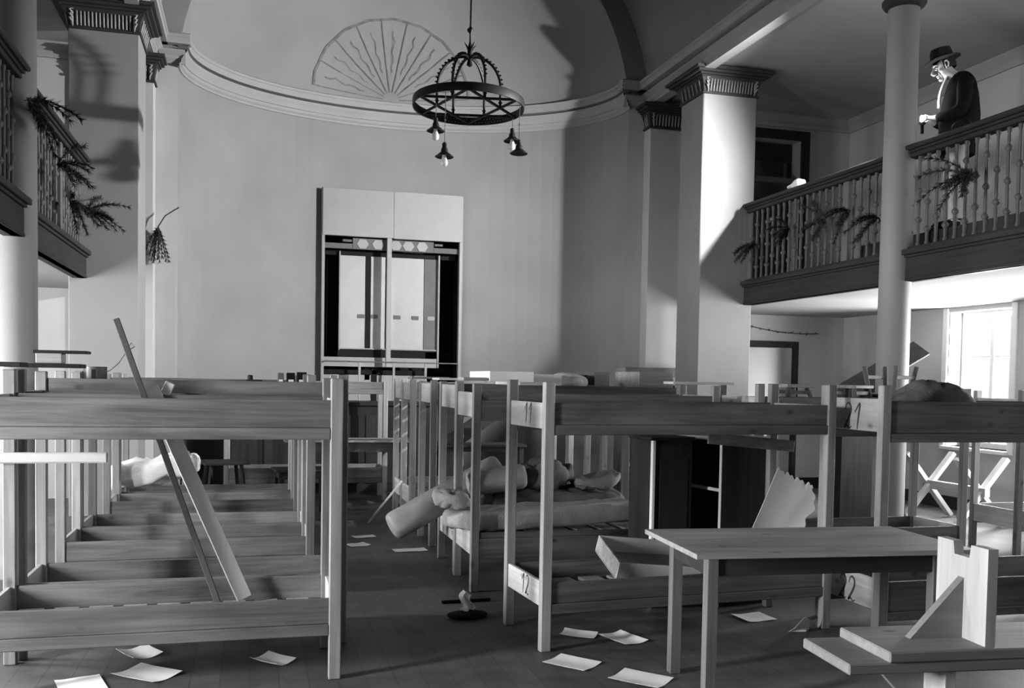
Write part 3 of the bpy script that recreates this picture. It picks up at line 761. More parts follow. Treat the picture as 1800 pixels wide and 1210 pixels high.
for (x, y, w, h, l, m_) in ((.29, 7.62, .06, .072, 'black small box on the left bunk rails, left one of the pair', BLKP), (.372, 7.62, .07, .078, 'black small box on the left bunk rails, right one of the pair', BLKP), (.215, 7.62, .045, .07, 'grey small carton beside the two black boxes', GREYP)):
    t = thing('box', l, 'box', (x, y, 1.499), 0, 'small boxes on the left bunk rails')
    MB().box(-w / 2, w / 2, -.07, .07, 0, h, .003).build('body', m_, t)
    MB().box(-w * .32, w * .32, -.0715, -.069, .004, .02, 0).build('paper_label', PAPER, t)
tag(MB().box(-.04, .08, 7.56, 7.68, 1.499, 1.514, .004).lathe([(.02, 0), (.02, .03), (.012, .035)], (-.01, 7.6, 1.514), 10).build('tool', DKX), 'dark low object lying left of the small boxes', 'tool')
tag(MB().bar((-.455, 5.56, 1.436), (-.425, 5.56, 1.500), .05, .024, up=(0, 1, 0)).build('wooden_block', PALE), 'pale wooden block standing on the rail beside the stick', 'block')

# ------------------------------------------------------------------ papers on the floor
def sheet(name, label, x, y, z, w, l, rz, curl=.01, seed=0, mat=None, cat='paper', group='sheets of paper on the floor'):
    b = MB(); c, s = math.cos(rz), math.sin(rz)
    def f(u, v):
        a, d = (u - .5) * w, (v - .5) * l
        return (a * c - d * s, a * s + d * c, .003 + curl * (abs(u - .5) ** 2 * 2 + .6 * max(0, v - .6)) + .002 * math.sin(7 * u + seed))
    b.surf(f, 8, 8, .0012, (0, 0, 1)); o = b.build(name, mat or PAPER, None, smooth='auto'); o.location = (x, y, z)
    if label: tag(o, label, cat, group)
    return o
sheet('paper_sheet', 'white paper under the front left bunk, nearest its rail', -.587, 5.614, 0, .17, .21, .55, .03, 1)
sheet('paper_sheet', 'large white paper on the floor below the front left bunk', -.51, 5.215, 0, .21, .28, .9, .02, 2)
sheet('paper_sheet', 'grey crumpled paper on the floor near the front left post', .12, 5.326, 0, .15, .20, .8, .035, 3)
sheet('paper_sheet', 'white paper cut by the bottom left edge of the picture', -.80, 5.09, 0, .21, .28, .3, .01, 4)
sheet('paper_sheet', 'small curled paper near the foot of bunk 12', 1.925, 5.50, 0, .15, .21, 1.0, .03, 5)
sheet('paper_sheet', 'white paper between bunk 12 and the table leg', 2.165, 5.375, 0, .18, .25, .35, .02, 6)
sheet('paper_sheet', 'flat white paper in the open floor before bunk 12', 1.705, 4.965, 0, .20, .26, .72, .008, 7)
sheet('paper_sheet', 'white paper at the foot of the near table leg', 1.965, 4.62, 0, .21, .28, .75, .01, 8)
sheet('paper_sheet', 'grey paper under the lower rail of bunk 12', 3.22, 5.70, 0, .22, .20, .1, .01, 9)
sheet('paper_sheet', 'small pale patch far down the aisle by the left bunks', 1.06, 9.35, 0, .22, .12, .2, .01, 10)  # this and the next two: pale flat patches on the aisle floor
sheet('paper_sheet', 'pale patch in the aisle under the rolled mattress', 1.38, 8.55, 0, .30, .14, .1, .01, 11)
sheet('paper_sheet', 'pale patch in the aisle beside the third left bunk', .95, 8.9, 0, .2, .16, .4, .01, 12)
for k, (x, y, w, l_) in enumerate(((-.62, 5.20, .20, 'folded'), (.05, 5.2, .26, 'wide'))):
    sheet('paper_sheet', '%s white paper lying on the slats of the front left bunk, %s' % (l_, ('left of the stick', 'right of the plank')[k]), x, y + .06, .303, w, .18, .2, .02, 20 + k, group='papers on the bunk slats')
# folded paper standing like a tent near the bench
b = MB(); b.surf(lambda u, v: (-.10 + .20 * u, -.02 + .10 * abs(u - .5) * (1 - v), .10 * v * (1 - .7 * abs(u - .45) * 2) + .002), 8, 4, .0015, (0, 1, 0))
o = b.build('folded_paper', PAPER, None, smooth='auto'); o.location = (3.36, 5.33, 0); o.rotation_euler = (0, 0, .3); tag(o, 'folded paper standing like a tent near the bench', 'paper')
# crumpled white paper with dark cap in the aisle
lump('cap', 'flat dark cap lying on the floor of the aisle', 'cap', (1.36, 6.07, .02), (.27, .17, .05), mat=BLKP, seed=2, amp=.15, ex=.9, nu=24, nv=10)
b = MB(); b.surf(lambda u, v: (.02 * math.sin(6 * v) - .05 * (1 - v) + (.10 - .05 * v) * u, .03 * math.sin(9 * u + 3 * v) + .02 * v, .035 + .14 * v - .03 * u * v), 8, 10, .002, (0, 1, 0))
o = b.build('crumpled_paper', PAPER, None, smooth='auto'); o.location = (1.345, 6.08, 0); tag(o, 'crumpled white paper standing up in the dark cap', 'paper')
tag(MB().bar((1.27, 6.48, .012), (1.62, 6.50, .012), .02, .02).build('stick', BLKP), 'short dark stick lying behind the crumpled paper', 'stick')
tag(MB().bar((1.19, 10.15, .012), (1.535, 10.1, .46), .022, .016, up=(0, 1, 0)).build('stick', PALE), 'thin pale stick leaning from the aisle floor on the bunk end', 'stick')

# ------------------------------------------------------------------ cabinets, drawer and sheet behind bunk 11
t = thing('cabinet', 'tall dark cabinet with closed panelled door behind bunk 11', 'cabinet', (2.79, 6.22, 0), .05)
MB().box(-.16, .16, -.10, .24, 0, 1.15, .004).build('body', DKZ, t); MB().box(-.17, .17, -.12, .25, 1.15, 1.172, .004).build('top', DKX, t)
d = MB().box(-.135, .15, -.118, -.10, .06, 1.13, .004).build('door', DKZ, t)
MB().box(-.10, .115, -.124, -.117, .12, 1.03, .004).build('panel', DKZ, d)
MB().box(-.162, -.140, -.135, -.10, 0, 1.15, .003).build('edge_strip', PALE, t)
t = thing('cabinet', 'dark open cabinet with one shelf, turned sideways behind bunk 11', 'cabinet', (3.30, 6.32, 0), .17)
W_, D_, H_ = .44, .52, 1.15
MB().box(-.22, .22, -.26, -.24, 0, H_, .003).build('side_panel', DKZ, t); MB().box(-.22, .22, .24, .26, 0, H_, .003).build('side_panel', DKZ, t)
MB().box(.20, .22, -.24, .24, 0, H_, .003).build('back_panel', DKZ, t); MB().box(-.25, .24, -.28, .28, H_, H_ + .024, .004).build('top', TABX, t)
MB().box(-.21, .20, -.24, .24, .80, .82, .003).box(-.21, .20, -.24, .24, .06, .08, .003).build('shelf', DKX, t)
MB().box(-.226, -.219, -.262, -.238, .0, H_, .001).box(-.225, -.209, -.24, .2, .799, .821, .001).build('edge_strip', PALE, t)
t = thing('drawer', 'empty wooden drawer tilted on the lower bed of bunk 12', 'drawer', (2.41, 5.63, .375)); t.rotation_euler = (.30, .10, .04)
MB().box(-.28, .28, -.19, .19, 0, .012, .002).build('bottom_panel', TABX, t)  # darker wood than the front panel: shade inside the drawer put into colour
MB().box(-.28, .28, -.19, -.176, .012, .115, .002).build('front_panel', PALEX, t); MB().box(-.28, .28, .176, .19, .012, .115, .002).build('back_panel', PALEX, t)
for x in (-.28, .267): MB().box(x, x + .013, -.176, .176, .012, .115, .002).build('side_panel', TABX, t)  # sides share the bottom's darker tone, painted-in shade
b = MB()
def csheet(u, v):
    # left edge leans from (3.00,.30) to (3.46,.97); the right edge and the top are torn
    xl = 3.00 + .46 * v ** .9; w_ = .40 - .10 * v
    tear = (.012 * math.sin(v * 37) + .018 * math.sin(v * 17 + 1)) * max(0, (u - .85) / .15) + .06 * max(0, v - .35) * (1.0 - v) * 4 * max(0, (u - .6) / .4)
    jag = (.010 * math.sin(u * 47) + .007 * math.sin(u * 23)) * max(0, (v - .93) / .07)
    return (xl + w_ * u + tear, 5.66 + .20 * v + .03 * math.sin(u * 3), .295 + .68 * v - .13 * u * v + jag)
b.surf(csheet, 36, 40, .006, (0, 1, 0))
tag(b.build('cardboard_sheet', CARD, smooth='auto'), 'large pale torn sheet of cardboard leaning in the end of bunk 12', 'cardboard')

# ------------------------------------------------------------------ table and benches at the front right
def table(label, c, L, W, H, rz, th=.025, ap=.11, leg=.058, inset=.06, mats=None, name='table', cat='table', group=None, insy=None):
    T, A, G = mats or (TABX, TABD, TABZ); iy = insy or inset
    t = thing(name, label, cat, (*c, 0) if len(c) == 2 else c, rz, group)
    m = MB(); n = 5
    for k in range(n):
        y0 = -W / 2 + W * k / n; m.box(-L / 2, L / 2, y0 + .0006, y0 + W / n - .0006, H - th, H, .0015)
    m.build('tabletop', T, t)
    x1, y1 = L / 2 - inset, W / 2 - iy
    for sx in (-1, 1):
        for sy in (-1, 1): MB().box(sx * x1 - leg / 2, sx * x1 + leg / 2, sy * y1 - leg / 2, sy * y1 + leg / 2, 0, H - th, .004).build('leg', G, t)
    for sy in (-1, 1): MB().box(-x1, x1, sy * (y1 + .008) - .011, sy * (y1 + .008) + .011, H - th - ap, H - th, .002).build('apron', A, t)
    for sx in (-1, 1): MB().box(sx * (x1 + .008) - .011, sx * (x1 + .008) + .011, -y1, y1, H - th - ap, H - th, .002).build('apron', A, t)
    return t
table('plain worn wooden table standing empty in the right foreground', (2.765, 4.415), 1.46, .76, .75, math.radians(-4.5), inset=.13, ap=.105, insy=.14)
def bench(label, loc, rz, rot=None, L=1.9, W=.40, H=.445, mats=None, name='bench', group='benches at the right edge'):
    t = thing(name, label, 'bench', loc, rz, group)
    if rot: t.rotation_euler = rot
    S, P = mats or (TABX, TABZ)
    MB().box(0, L, -W / 2, W / 2, H - .045, H, .006).build('seat', S, t)
    for x in (.44, L - .40):
        # solid leg board with a notch cut out of its foot
        o = MB().prism([(-W / 2 + .03, 0), (-.06, 0), (-.05, .055), (.05, .055), (.06, 0), (W / 2 - .03, 0), (W / 2 - .03, H - .045), (-W / 2 + .03, H - .045)], x, x + .045, 'x').build('leg', P, t)
        MB().prism([(x + (0 if x < 1 else .045), H - .045), (x + (-.24 if x < 1 else .285), H - .045), (x + (0 if x < 1 else .045), H - .30)], -.02, .02).build('brace', S, t)
    return t
BW = wood('bench leg wood', .38, .60, 2); BS = wood('bench seat wood', .16, .28, 0)
bench('wooden bench standing on the floor at the right edge, under the upturned one', (2.31, 3.50, 0), -.10, mats=(BS, BW))
bench('wooden bench lying upside down on another, one notched leg in the air', (2.475, 3.475, .891), 0, rot=(PI, 0, -.09), mats=(BS, BW))

# trestle by the window
t = thing('trestle', 'wooden X-legged trestle standing under the right window', 'trestle', (7.72, 9.25, 0))
for y in (-.42, .42):
    MB().bar((-.33, y, 0.03), (.30, y, .77), .05, .085, up=(0, 1, 0)).build('leg', PALE, t)
    MB().bar((.33, y + .052, 0.03), (-.30, y + .052, .77), .05, .085, up=(0, 1, 0)).build('leg', PALE, t)
MB().box(-.035, .035, -.50, .52, .355, .455, .004).build('stretcher', WY, t)

# ------------------------------------------------------------------ far end of the aisle
pd = thing('podium', 'dark wooden platform front below the cupboard in the apse', 'podium', (1.2, 13.7, 0))
MB().box(-1.52, 1.6, -.70, .22, 0, 1.16, .01).build('body', DKZ, pd); MB().box(-1.56, 1.64, -.73, .22, 1.16, 1.21, .01).build('top', DKX, pd)
m = MB()
for k in range(7): m.box(-1.48 + .44 * k, -1.48 + .44 * k + .36, -.715, -.70, .12, 1.04, .006)
m.build('panelling', DKZ, pd)
table('grey bench-like table across the far end of the aisle', (1.12, 11.7), 1.5, .5, .80, 0, ap=.12, inset=.10)
table('dark table beyond the farthest right bunk with a plank leaning on it', (2.75, 11.75), 1.1, .5, .74, 0, ap=.06, mats=(DKX, DKX, DKZ))
tag(MB().bar((2.35, 11.62, .755), (2.98, 11.62, 1.20), .20, .03, up=(0, 1, 0)).build('plank', DKX), 'dark plank propped up on the far dark table', 'plank')
table('low plain table at the far end behind the left bunks', (.55, 11.0), .62, .42, .52, .12, ap=.08, mats=(DKX, DKX, DKZ))
def stool(label, loc, rz=0, flip=False, s=.30, H=.42, mats=None, group='stools set on the bunks'):
    t = thing('stool', label, 'stool', loc, rz, group); T, G = mats or (TABX, TABZ)
    MB().box(-s / 2, s / 2, -s / 2, s / 2, H - .028, H, .004).build('seat', T, t)
    for sx in (-1, 1):
        for sy in (-1, 1):
            MB().bar((sx * s * .43, sy * s * .43, 0), (sx * s * .33, sy * s * .33, H - .028), .034, .034).build('leg', G, t)
    
    for sy in (-1, 1): MB().bar((-s * .40, sy * s * .40, H * .35), (s * .40, sy * s * .40, H * .35), .02, .03).build('stretcher', G, t)
    if flip: t.rotation_euler = (PI, 0, rz); t.location = (loc[0], loc[1], loc[2] + H)
    return t
stool('small dark stool standing by the platform behind the left bunks', (-.30, 11.5, 0), .2, mats=(DKX, DKZ), s=.5, H=.56, group='stools on the floor')
# things laid on the right bunks
def drawer(label, loc, rz, w, d, h, mat=CARD, name='box', cat='box', group='boxes on the right bunks'):
    t = thing(name, label, cat, loc, rz, group); e = .012
    MB().box(-w / 2, w / 2, -d / 2, d / 2, 0, e, .002).box(-w / 2, w / 2, -d / 2, -d / 2 + e, e, h, .002).box(-w / 2, w / 2, d / 2 - e, d / 2, e, h, .002).box(-w / 2, -w / 2 + e, -d / 2 + e, d / 2 - e, e, h, .002).box(w / 2 - e, w / 2, -d / 2 + e, d / 2 - e, e, h, .002).build('body', mat, t)
    return t
drawer('white shallow box lying on the second right bunk, nearer one of two', (1.82, 7.10, 1.532), .0, .33, .66, .075)
drawer('white shallow box lying on the third right bunk, behind the nearer box', (2.24, 7.82, 1.505), .05, .36, .66, .09)
lump('white_cloth', 'white cloth bundle right of the white boxes on the bunks', 'cloth', (2.60, 7.86, 1.535), (.32, .55, .15), mat=CLOTH, seed=9, amp=.1, ex=.9)
tag(MB().box(1.42, 1.80, 7.48, 7.78, 1.535, 1.553, .003).build('board', PALEX), 'pale board on the posts of the third right bunk by the aisle', 'board', 'boards on the right bunk posts')
tag(MB().box(1.46, 1.64, 6.78, 6.98, 1.535, 1.560, .006).build('board', TABX), 'grey board on the front post of the second right bunk', 'board', 'boards on the right bunk posts')
tag(MB().box(1.40, 1.75, 8.70, 8.92, 1.54, 1.56, .003).build('board', TABX), 'grey board on the posts of the fourth right bunk', 'board', 'boards on the right bunk posts')
tag(MB().box(3.10, 3.62, 6.80, 6.98, 1.535, 1.555, .003).build('board', PALEX), 'pale narrow board on the right posts of the second right bunk', 'board', 'boards on the right bunk posts')
drawer('small pale wooden crate on the third right bunk', (3.30, 7.85, 1.503), .05, .32, .5, .13, TABX, 'crate', 'crate')
for k, (x, y, w, h, l) in enumerate(((2.95, 8.95, .22, .10, 'dark box on the fourth right bunk, left one'), (3.20, 9.02, .16, .13, 'dark box on the fourth right bunk, right one'), (2.66, 9.0, .18, .08, 'dark box on the fourth right bunk, farthest left'))):
    drawer(l, (x, y, 1.503), .1 * k, w, .64, h, (DKX, GREYP, DKX)[k])
stool('upturned dark stool with legs in the air on the bunk before the column', (5.12, 6.95, 1.452), .35, True, s=.34, H=.26, mats=(DKX, TABZ))
sh = thing('shelf_rack', 'wooden open rack standing behind the bunks beside the right pilaster', 'rack', (5.35, 12.32, 0))
MB().box(-.52, .52, -.20, .20, 1.62, 1.74, .008).build('top', TABX, sh)
for x in (-.49, -.10, .46): MB().box(x - .03, x + .03, -.18, .18, 0, 1.62, .005).build('upright', TABZ, sh)
MB().box(-.49, .46, .15, .18, .2, 1.5, .004).build('back_panel', DKX, sh)
for z in (1.40, .9, .4): MB().box(-.49, .46, -.18, .18, z, z + .03, .004).build('shelf', TABX, sh)
tag(MB().bar((6.45, 9.72, 1.40), (7.56, 9.70, 2.0), .26, .03, up=(-.2, -.8, 1)).build('slanted_board', DKX), 'wide board leaning at a slant behind the right column', 'board')
st2 = thing('high_desk', 'dark high desk under the slanted board behind the column', 'desk', (6.97, 9.62, 0))
MB().prism([(-.50, 0), (.36, 0), (.36, 1.72), (-.50, 1.25)], -.02, .30).build('body', DKZ, st2)
for k, x in enumerate((4.2, 4.75)):
    stool('pale stool standing on the bunk behind number 21, %s one' % ('left', 'right')[k], (x, 6.95, 1.452), .1 + .3 * k, False, s=.26, H=.10)

# wire with tufts along the back wall of the right gallery
b = MB(); pts = []
for i in range(25):
    u = i / 24; pts.append((6.62 + 1.55 * u, YB - .008, 2.52 - .26 * (1 - (1 - u) ** 2) ** .9 + .05 * u * u))
b.tube(pts, .006, 6)
for i in range(1, 24, 2):
    p = Vector(pts[i])
    for k in range(4): b.tube([p, p + Vector((random.uniform(-.03, .03), -.015, random.uniform(-.03, .03)))], .004, 4)
w = b.build('garland_wire', GREEN); tag(w, 'thin dark garland sagging along the wall above the lower doorway', 'garland')

# ------------------------------------------------------------------ greenery
def branch(label, p, dirs, n=9, size=.30, seed=0, group='fir branches on the balconies', droop=.5):
    rr = random.Random(seed); b = MB(); p = Vector(p)
    for k in range(n):
        d = Vector(dirs) + Vector((rr.uniform(-.6, .6), rr.uniform(-.6, .6), rr.uniform(-.5, .5))); d.normalize()
        L = size * rr.uniform(.55, 1.1); pts = []; q = p.copy()
        for i in range(9):
            pts.append(q.copy()); d = (d + Vector((0, 0, -droop * .22))).normalized(); q = q + d * L / 8
        b.tube(pts, [.006 * (1 - .8 * i / 8) + .001 for i in range(9)], 5)
        for i in range(1, 9):
            for m in range(16):
                t = (pts[i] - pts[i - 1]).normalized(); s = Vector((rr.gauss(0, 1), rr.gauss(0, 1), rr.gauss(0, 1))); s = (s - t * s.dot(t)).normalized()
                tip = pts[i] + (s * .8 + t * .7) * .055; w_ = t.cross(s) * .0045
                a = pts[i] + t * rr.uniform(-.02, .02)
                b.raw([a + w_, a - w_, tip], [(0, 1, 2)])
    o = b.build('fir_branch', GREEN); return tag(o, label, 'branch', group)
branch('fir sprig with long stem tied on the left pilaster strip', (-1.10, 12.48, 3.32), (.1, -.2, -1), 10, .48, 1, None, .4)
b = MB(); b.tube([(-1.10, 12.48, 3.32), (-1.02, 12.46, 3.45), (-.92, 12.45, 3.52), (-.86, 12.45, 3.56)], .008, 6)
tag(b.build('twig', GREEN), 'bare twig sticking out of the fir sprig on the left pilaster', 'twig')
branch('fir branch hanging at the end of the left balcony front', (-1.64, 10.75, 3.18), (.7, .1, .2), 9, .42, 2)
branch('fir branch on the left balcony just right of the column', (-1.62, 9.1, 3.32), (.6, -.3, .1), 8, .36, 3)
branch('fir branch on the left balcony above the ledge', (-1.62, 9.7, 3.12), (.6, .2, -.1), 8, .34, 4)
branch('fir branch on the nearest left balcony beside the column', (-1.56, 7.70, 3.50), (.5, .6, .1), 9, .38, 5)
for k, (y, z) in enumerate(((10.7, 3.25), (9.95, 3.32), (9.25, 3.30), (8.80, 3.35), (8.32, 3.2))):
    branch('fir branch on the right balcony, %s from the white pillar' % ('first', 'second', 'third', 'fourth', 'fifth, beside the column')[k], (5.94, y, z), (-.6, 0, -.1), 7, .34, 10 + k)
branch('fir branch on the right balcony below the man', (5.87, 7.0, 3.35), (-.6, 0, -.1), 11, .42, 20)
lump('white_cloth', 'crumpled white cloth lying on the right balcony handrail', 'cloth', (6.055, 10.05, 3.848), (.10, .34, .09), mat=CLOTH, seed=4, amp=.5, ex=.8, nu=24, nv=12)
lump('dark_bundle', 'dark bundle lying on the balcony handrail behind the man', 'bundle', (6.02, 7.30, 3.85), (.13, .20, .09), mat=COAT, seed=6, amp=.3, ex=.9, nu=24, nv=12)

# ------------------------------------------------------------------ chandelier
CX, CY, CR = 2.05, 9.45, .55
ch = thing('chandelier', 'black iron ring chandelier with star and hanging lamps', 'chandelier', (CX, CY, 4.25))
ch.rotation_euler = (math.radians(-2), math.radians(1.0), 0)
b = MB(); b.lathe([(CR, 0), (CR + .004, .04), (CR, .08), (CR - .012, .08), (CR - .008, .04), (CR - .012, 0), (CR, 0)], (0, 0, -.04), 64, cap=False)
rg = b.build('ring', BLACK, ch, smooth='auto')
b = MB()
for i in range(24):
    for j in range(2):
        a = 2 * PI * (i + .5 * j) / 96 + .3; b.cbox(((CR - .014) * math.cos(a), (CR - .014) * math.sin(a), -.015 + .03 * j), (.006, .012, .012), (0, 0, a), .001)
b.build('pierced_band', IRONL, rg)
b = MB()
vt = [((CR - .01) * math.cos(PI / 2 + k * PI / 3 - .218), (CR - .01) * math.sin(PI / 2 + k * PI / 3 - .218), -.02) for k in range(6)]
for k in range(6): b.bar(vt[k], vt[(k + 2) % 6], .022, .022)
b.build('star', BLACK, ch)
b = MB()
r6 = .312; vi = [(r6 * math.cos(k * PI / 3 - .218), r6 * math.sin(k * PI / 3 - .218)) for k in range(6)]
for (x, y) in vi:
    pts = [(x, y, -.02), (x, y, .16)]
    for i in range(1, 12):
        t = i / 11 * PI / 2; pts.append((x * (.18 + .82 * math.cos(t)), y * (.18 + .82 * math.cos(t)), .16 + .31 * math.sin(t)))
    pts.append((x * .05, y * .05, .455))
    o = MB().tube(pts, .013, 8)
    for p in pts[2:-2]: o.lathe([(.001, -.012), (.017, 0), (.001, .012)], (p[0] * 1.05, p[1] * 1.05, p[2] + .012), 8)
    o.lathe([(.001, -.02), (.022, 0), (.001, .02)], (x, y, .03), 10)
    o.build('rib', BLACK, ch, smooth='auto')
b = MB(); b.lathe([(.001, .37), (.03, .39), (.022, .43), (.02, .46), (.026, .50), (.02, .56), (.014, .60), (.009, .62), (.009, .70), (.03, .725), (.032, .74), (.012, .765), (.009, .78), (.009, 2.05)], seg=14)
for k in range(4):
    a = k * PI / 2 + .4; b.tube([(0, 0, .50), (.03 * math.cos(a), .03 * math.sin(a), .56), (.07 * math.cos(a), .07 * math.sin(a), .60)], [.012, .010, .003], 6)
b.build('stem', BLACK, ch, smooth='auto')
for k, (x, y, z) in enumerate(((-.33, -.04, 3.945), (-.31, -.42, 3.60), (.50, .18, 3.985), (.46, -.24, 3.75))):
    zz = z - 4.25
    c_ = MB().tube([(x, y, -.03), (x, y, zz + .13)], .0035, 6)
    if k in (1, 3): c_.lathe([(.001, -.015), (.012, 0), (.001, .015)], (x, y, zz + .13 + (-.03 - zz - .13) * .45), 8)
    lm = MB().lathe([(.012, .135), (.022, .125), (.022, .085), (.030, .075), (.034, .045), (.075, .012), (.088, .002), (.086, -.002), (.03, .02), (.001, .03)], (x, y, zz), 20, cap=False).build('lamp_shade', BLACK, ch, smooth='auto')
    c_.build('cord', IRONL, lm)
    if k < 3: MB().lathe([(.001, .03), (.018, .02), (.022, -.01), (.036, -.045), (.034, -.07), (.02, -.088), (.001, -.092)], (x, y, zz), 14, cap=False).build('bulb', BULB, lm, smooth=True)
    lab(lm, 'small hanging lamp with bell shade')
# ------------------------------------------------------------------ the man on the gallery
def skin_body(name, verts, edges, root, mat, parent, sub=2):
    """verts: (x,y,z,rx,ry); one continuous surface grown round a skeleton"""
    me = bpy.data.meshes.new(name); me.from_pydata([v[:3] for v in verts], edges, [])
    o = bpy.data.objects.new(name, me); COL.objects.link(o)
    md = o.modifiers.new('skin', 'SKIN'); md.use_smooth_shade = True; md.branch_smoothing = .6
    for i, v in enumerate(verts):
        sv = me.skin_vertices[0].data[i]; sv.radius = (v[3], v[4] if len(v) > 4 else v[3]); sv.use_root = (i == root)
    s = o.modifiers.new('sub', 'SUBSURF'); s.levels = sub; s.render_levels = sub
    dg = bpy.context.evaluated_depsgraph_get(); dg.update()
    m2 = bpy.data.meshes.new_from_object(o.evaluated_get(dg)); m2.name = name
    o.modifiers.clear(); o.data = m2; m2.materials.clear(); m2.materials.append(mat)
    for p in m2.polygons: p.use_smooth = True
    o.parent = parent
    return o
# local frame: +x = the way he faces, z up from the gallery floor, y to his left
man = thing('person', 'man in dark hat and coat at the right balcony rail holding a lamp', 'person', (6.560, 8.02, GZ1 + .225))
man.rotation_euler = (0, 0, math.radians(180 - 33))
V = []; E = []
def add(x, y, z, rx, ry=None, to=None):
    V.append((x, y, z, rx, ry if ry else rx)); i = len(V) - 1
    if to is not None: E.append((to, i))
    return i
MH = Matrix.Translation((.13, 0, 1.580)) @ Euler((0, .36, 0)).to_matrix().to_4x4() @ Matrix.Translation((-.085, 0, -1.66))   # the bowed head
def hp(x, y, z): return tuple(MH @ Vector((x, y, z)))
pel = add(0, 0, .93, .13, .16)
sp = add(-.02, 0, 1.12, .12, .15, pel); chs = add(-.03, 0, 1.30, .13, .17, sp); nk0 = add(-.01, 0, 1.46, .07, .08, chs)
nk1 = add(.05, 0, 1.505, .056, .056, nk0)
hd0 = add(*hp(.075, 0, 1.60), .070, .062, nk1); hd1 = add(*hp(.088, 0, 1.665), .095, .074, hd0); hd2 = add(*hp(.080, 0, 1.745), .084, .070, hd1)
jaw = add(*hp(.125, 0, 1.590), .042, .040, hd0)
for s in (1, -1):
    sh_ = add(-.03, s * .17, 1.40, .065, .065, chs); el = add(-.02, s * .26, 1.11, .048, .048, sh_); fo = add(.12, s * .17, 1.075, .040, .040, el); wr = add(.215, s * .085, 1.085, .027, .027, fo)
    pm = add(.25, s * .052, 1.090, .028, .018, wr); pm2 = add(.275, s * .040, 1.094, .032, .016, pm)
    for k in range(4):
        L = (.066, .076, .072, .058)[k]; oz = .030 - .018 * k
        a = add(.288, s * .040, 1.094 + oz, .0090, .0086, pm2); b_ = add(.288 + L * .42, s * .034, 1.098 + oz, .0084, .0082, a); c_ = add(.288 + L * .55, s * .012, 1.094 + oz, .0078, .0076, b_); add(.288 + L * .40, s * -.004, 1.092 + oz, .0066, .0064, c_)
    a = add(.256, s * .030, 1.114, .0115, .011, pm); b_ = add(.276, s * .018, 1.130, .0096, .0094, a); add(.298, s * .012, 1.134, .0078, .0076, b_)
    hip = add(0, s * .09, .86, .095, .095, pel); kn = add(.02, s * .10, .48, .062, .062, hip); an = add(-.01, s * .11, .09, .042, .042, kn); hl = add(.05, s * .115, .045, .042, .04, an); add(.16, s * .125, .035, .036, .032, hl)
body = skin_body('body', V, E, pel, SKIN, man)
# face and ears
f = MB()
f.tube([(.166, 0, 1.698), (.184, 0, 1.672), (.203, 0, 1.644), (.190, 0, 1.630), (.165, 0, 1.630)], [.009, .011, .0145, .013, .006], 10)       # nose
f.tube([(.140, -.048, 1.700), (.164, -.026, 1.708), (.171, 0, 1.702), (.164, .026, 1.708), (.140, .048, 1.700)], [.006, .010, .009, .010, .006], 8)   # brow
f.tube([(.150, -.026, 1.604), (.166, -.010, 1.608), (.170, 0, 1.606), (.166, .010, 1.608), (.150, .026, 1.604)], [.003, .007, .008, .007, .003], 8)
f.tube([(.148, -.024, 1.591), (.162, -.010, 1.591), (.166, 0, 1.590), (.162, .010, 1.591), (.148, .024, 1.591)], [.003, .007, .008, .007, .003], 8)
f.lathe([(.001, -.02), (.018, -.012), (.023, 0), (.018, .012), (.001, .02)], (.146, 0, 1.564), 12)   # chin
for s in (1, -1):
    f.tube([(.075, s * .074, 1.700), (.056, s * .086, 1.700), (.048, s * .087, 1.672), (.060, s * .080, 1.640), (.076, s * .072, 1.634), (.080, s * .074, 1.665), (.075, s * .074, 1.700)], .008, 8)  # ear
    f.lathe([(.001, -.011), (.009, -.006), (.012, 0), (.009, .006), (.001, .011)], (.150, s * .030, 1.680), 10)
    f.lathe([(.001, -.03), (.02, -.018), (.026, 0), (.02, .018), (.001, .03)], (.118, s * .044, 1.635), 12)  # cheek
f.v = [MH @ v for v in f.v]
f.build('face', SKIN, man, smooth=True)
h = MB()
def hair(u, v):
    a = PI * (.42 + 1.16 * u); ph = -.45 + 1.2 * v
    return hp(.070 + .104 * math.cos(a) * math.cos(ph), .080 * math.sin(a) * math.cos(ph), 1.680 + .110 * math.sin(ph))
h.surf(hair, 16, 6); h.build('hair', FELT, man, smooth=True)
b = MB(); n = 40; vs = []; fs = []
rings = [(.03, .012, .118), (.062, .045, .128), (.088, .072, .118), (.100, .084, .085), (.106, .090, .03), (.104, .092, .012), (.118, .104, .0), (.140, .125, -.002), (.168, .148, .004), (.169, .149, -.002), (.138, .124, -.008), (.09, .08, -.004)]
for (rx, ry, z) in rings:
    for i in range(n):
        a = 2 * PI * i / n; c, s = math.cos(a), math.sin(a); dz = 0
        if rx > .13: dz = -.016 * max(0, c) ** 2 + .014 * max(0, -c) ** 2 + .010 * abs(s)
        dent = -.016 * math.exp(-((s * ry) / .02) ** 2) if z > .11 and rx < .07 else 0
        vs.append((rx * c, ry * s, z + dz + dent))
m = len(rings)
for j in range(m - 1):
    for i in range(n):
        i2 = (i + 1) % n; fs.append((j * n + i, j * n + i2, (j + 1) * n + i2, (j + 1) * n + i))
fs.append(tuple(range(n)))
MT = MH @ Matrix.Translation((.078, 0, 1.728)) @ Euler((0, -.16, 0)).to_matrix().to_4x4()
b.raw(vs, fs, MT)
ht = b.build('hat', FELT, man, smooth='auto')
b = MB(); b.lathe([(.1065, .014), (.1075, .016), (.1055, .038), (.1045, .040)], (0, 0, 0), 40, M=MT @ Matrix.Diagonal((1, .862, 1, 1)), cap=False)
b.build('hat_band', BLKP, ht, smooth=True)
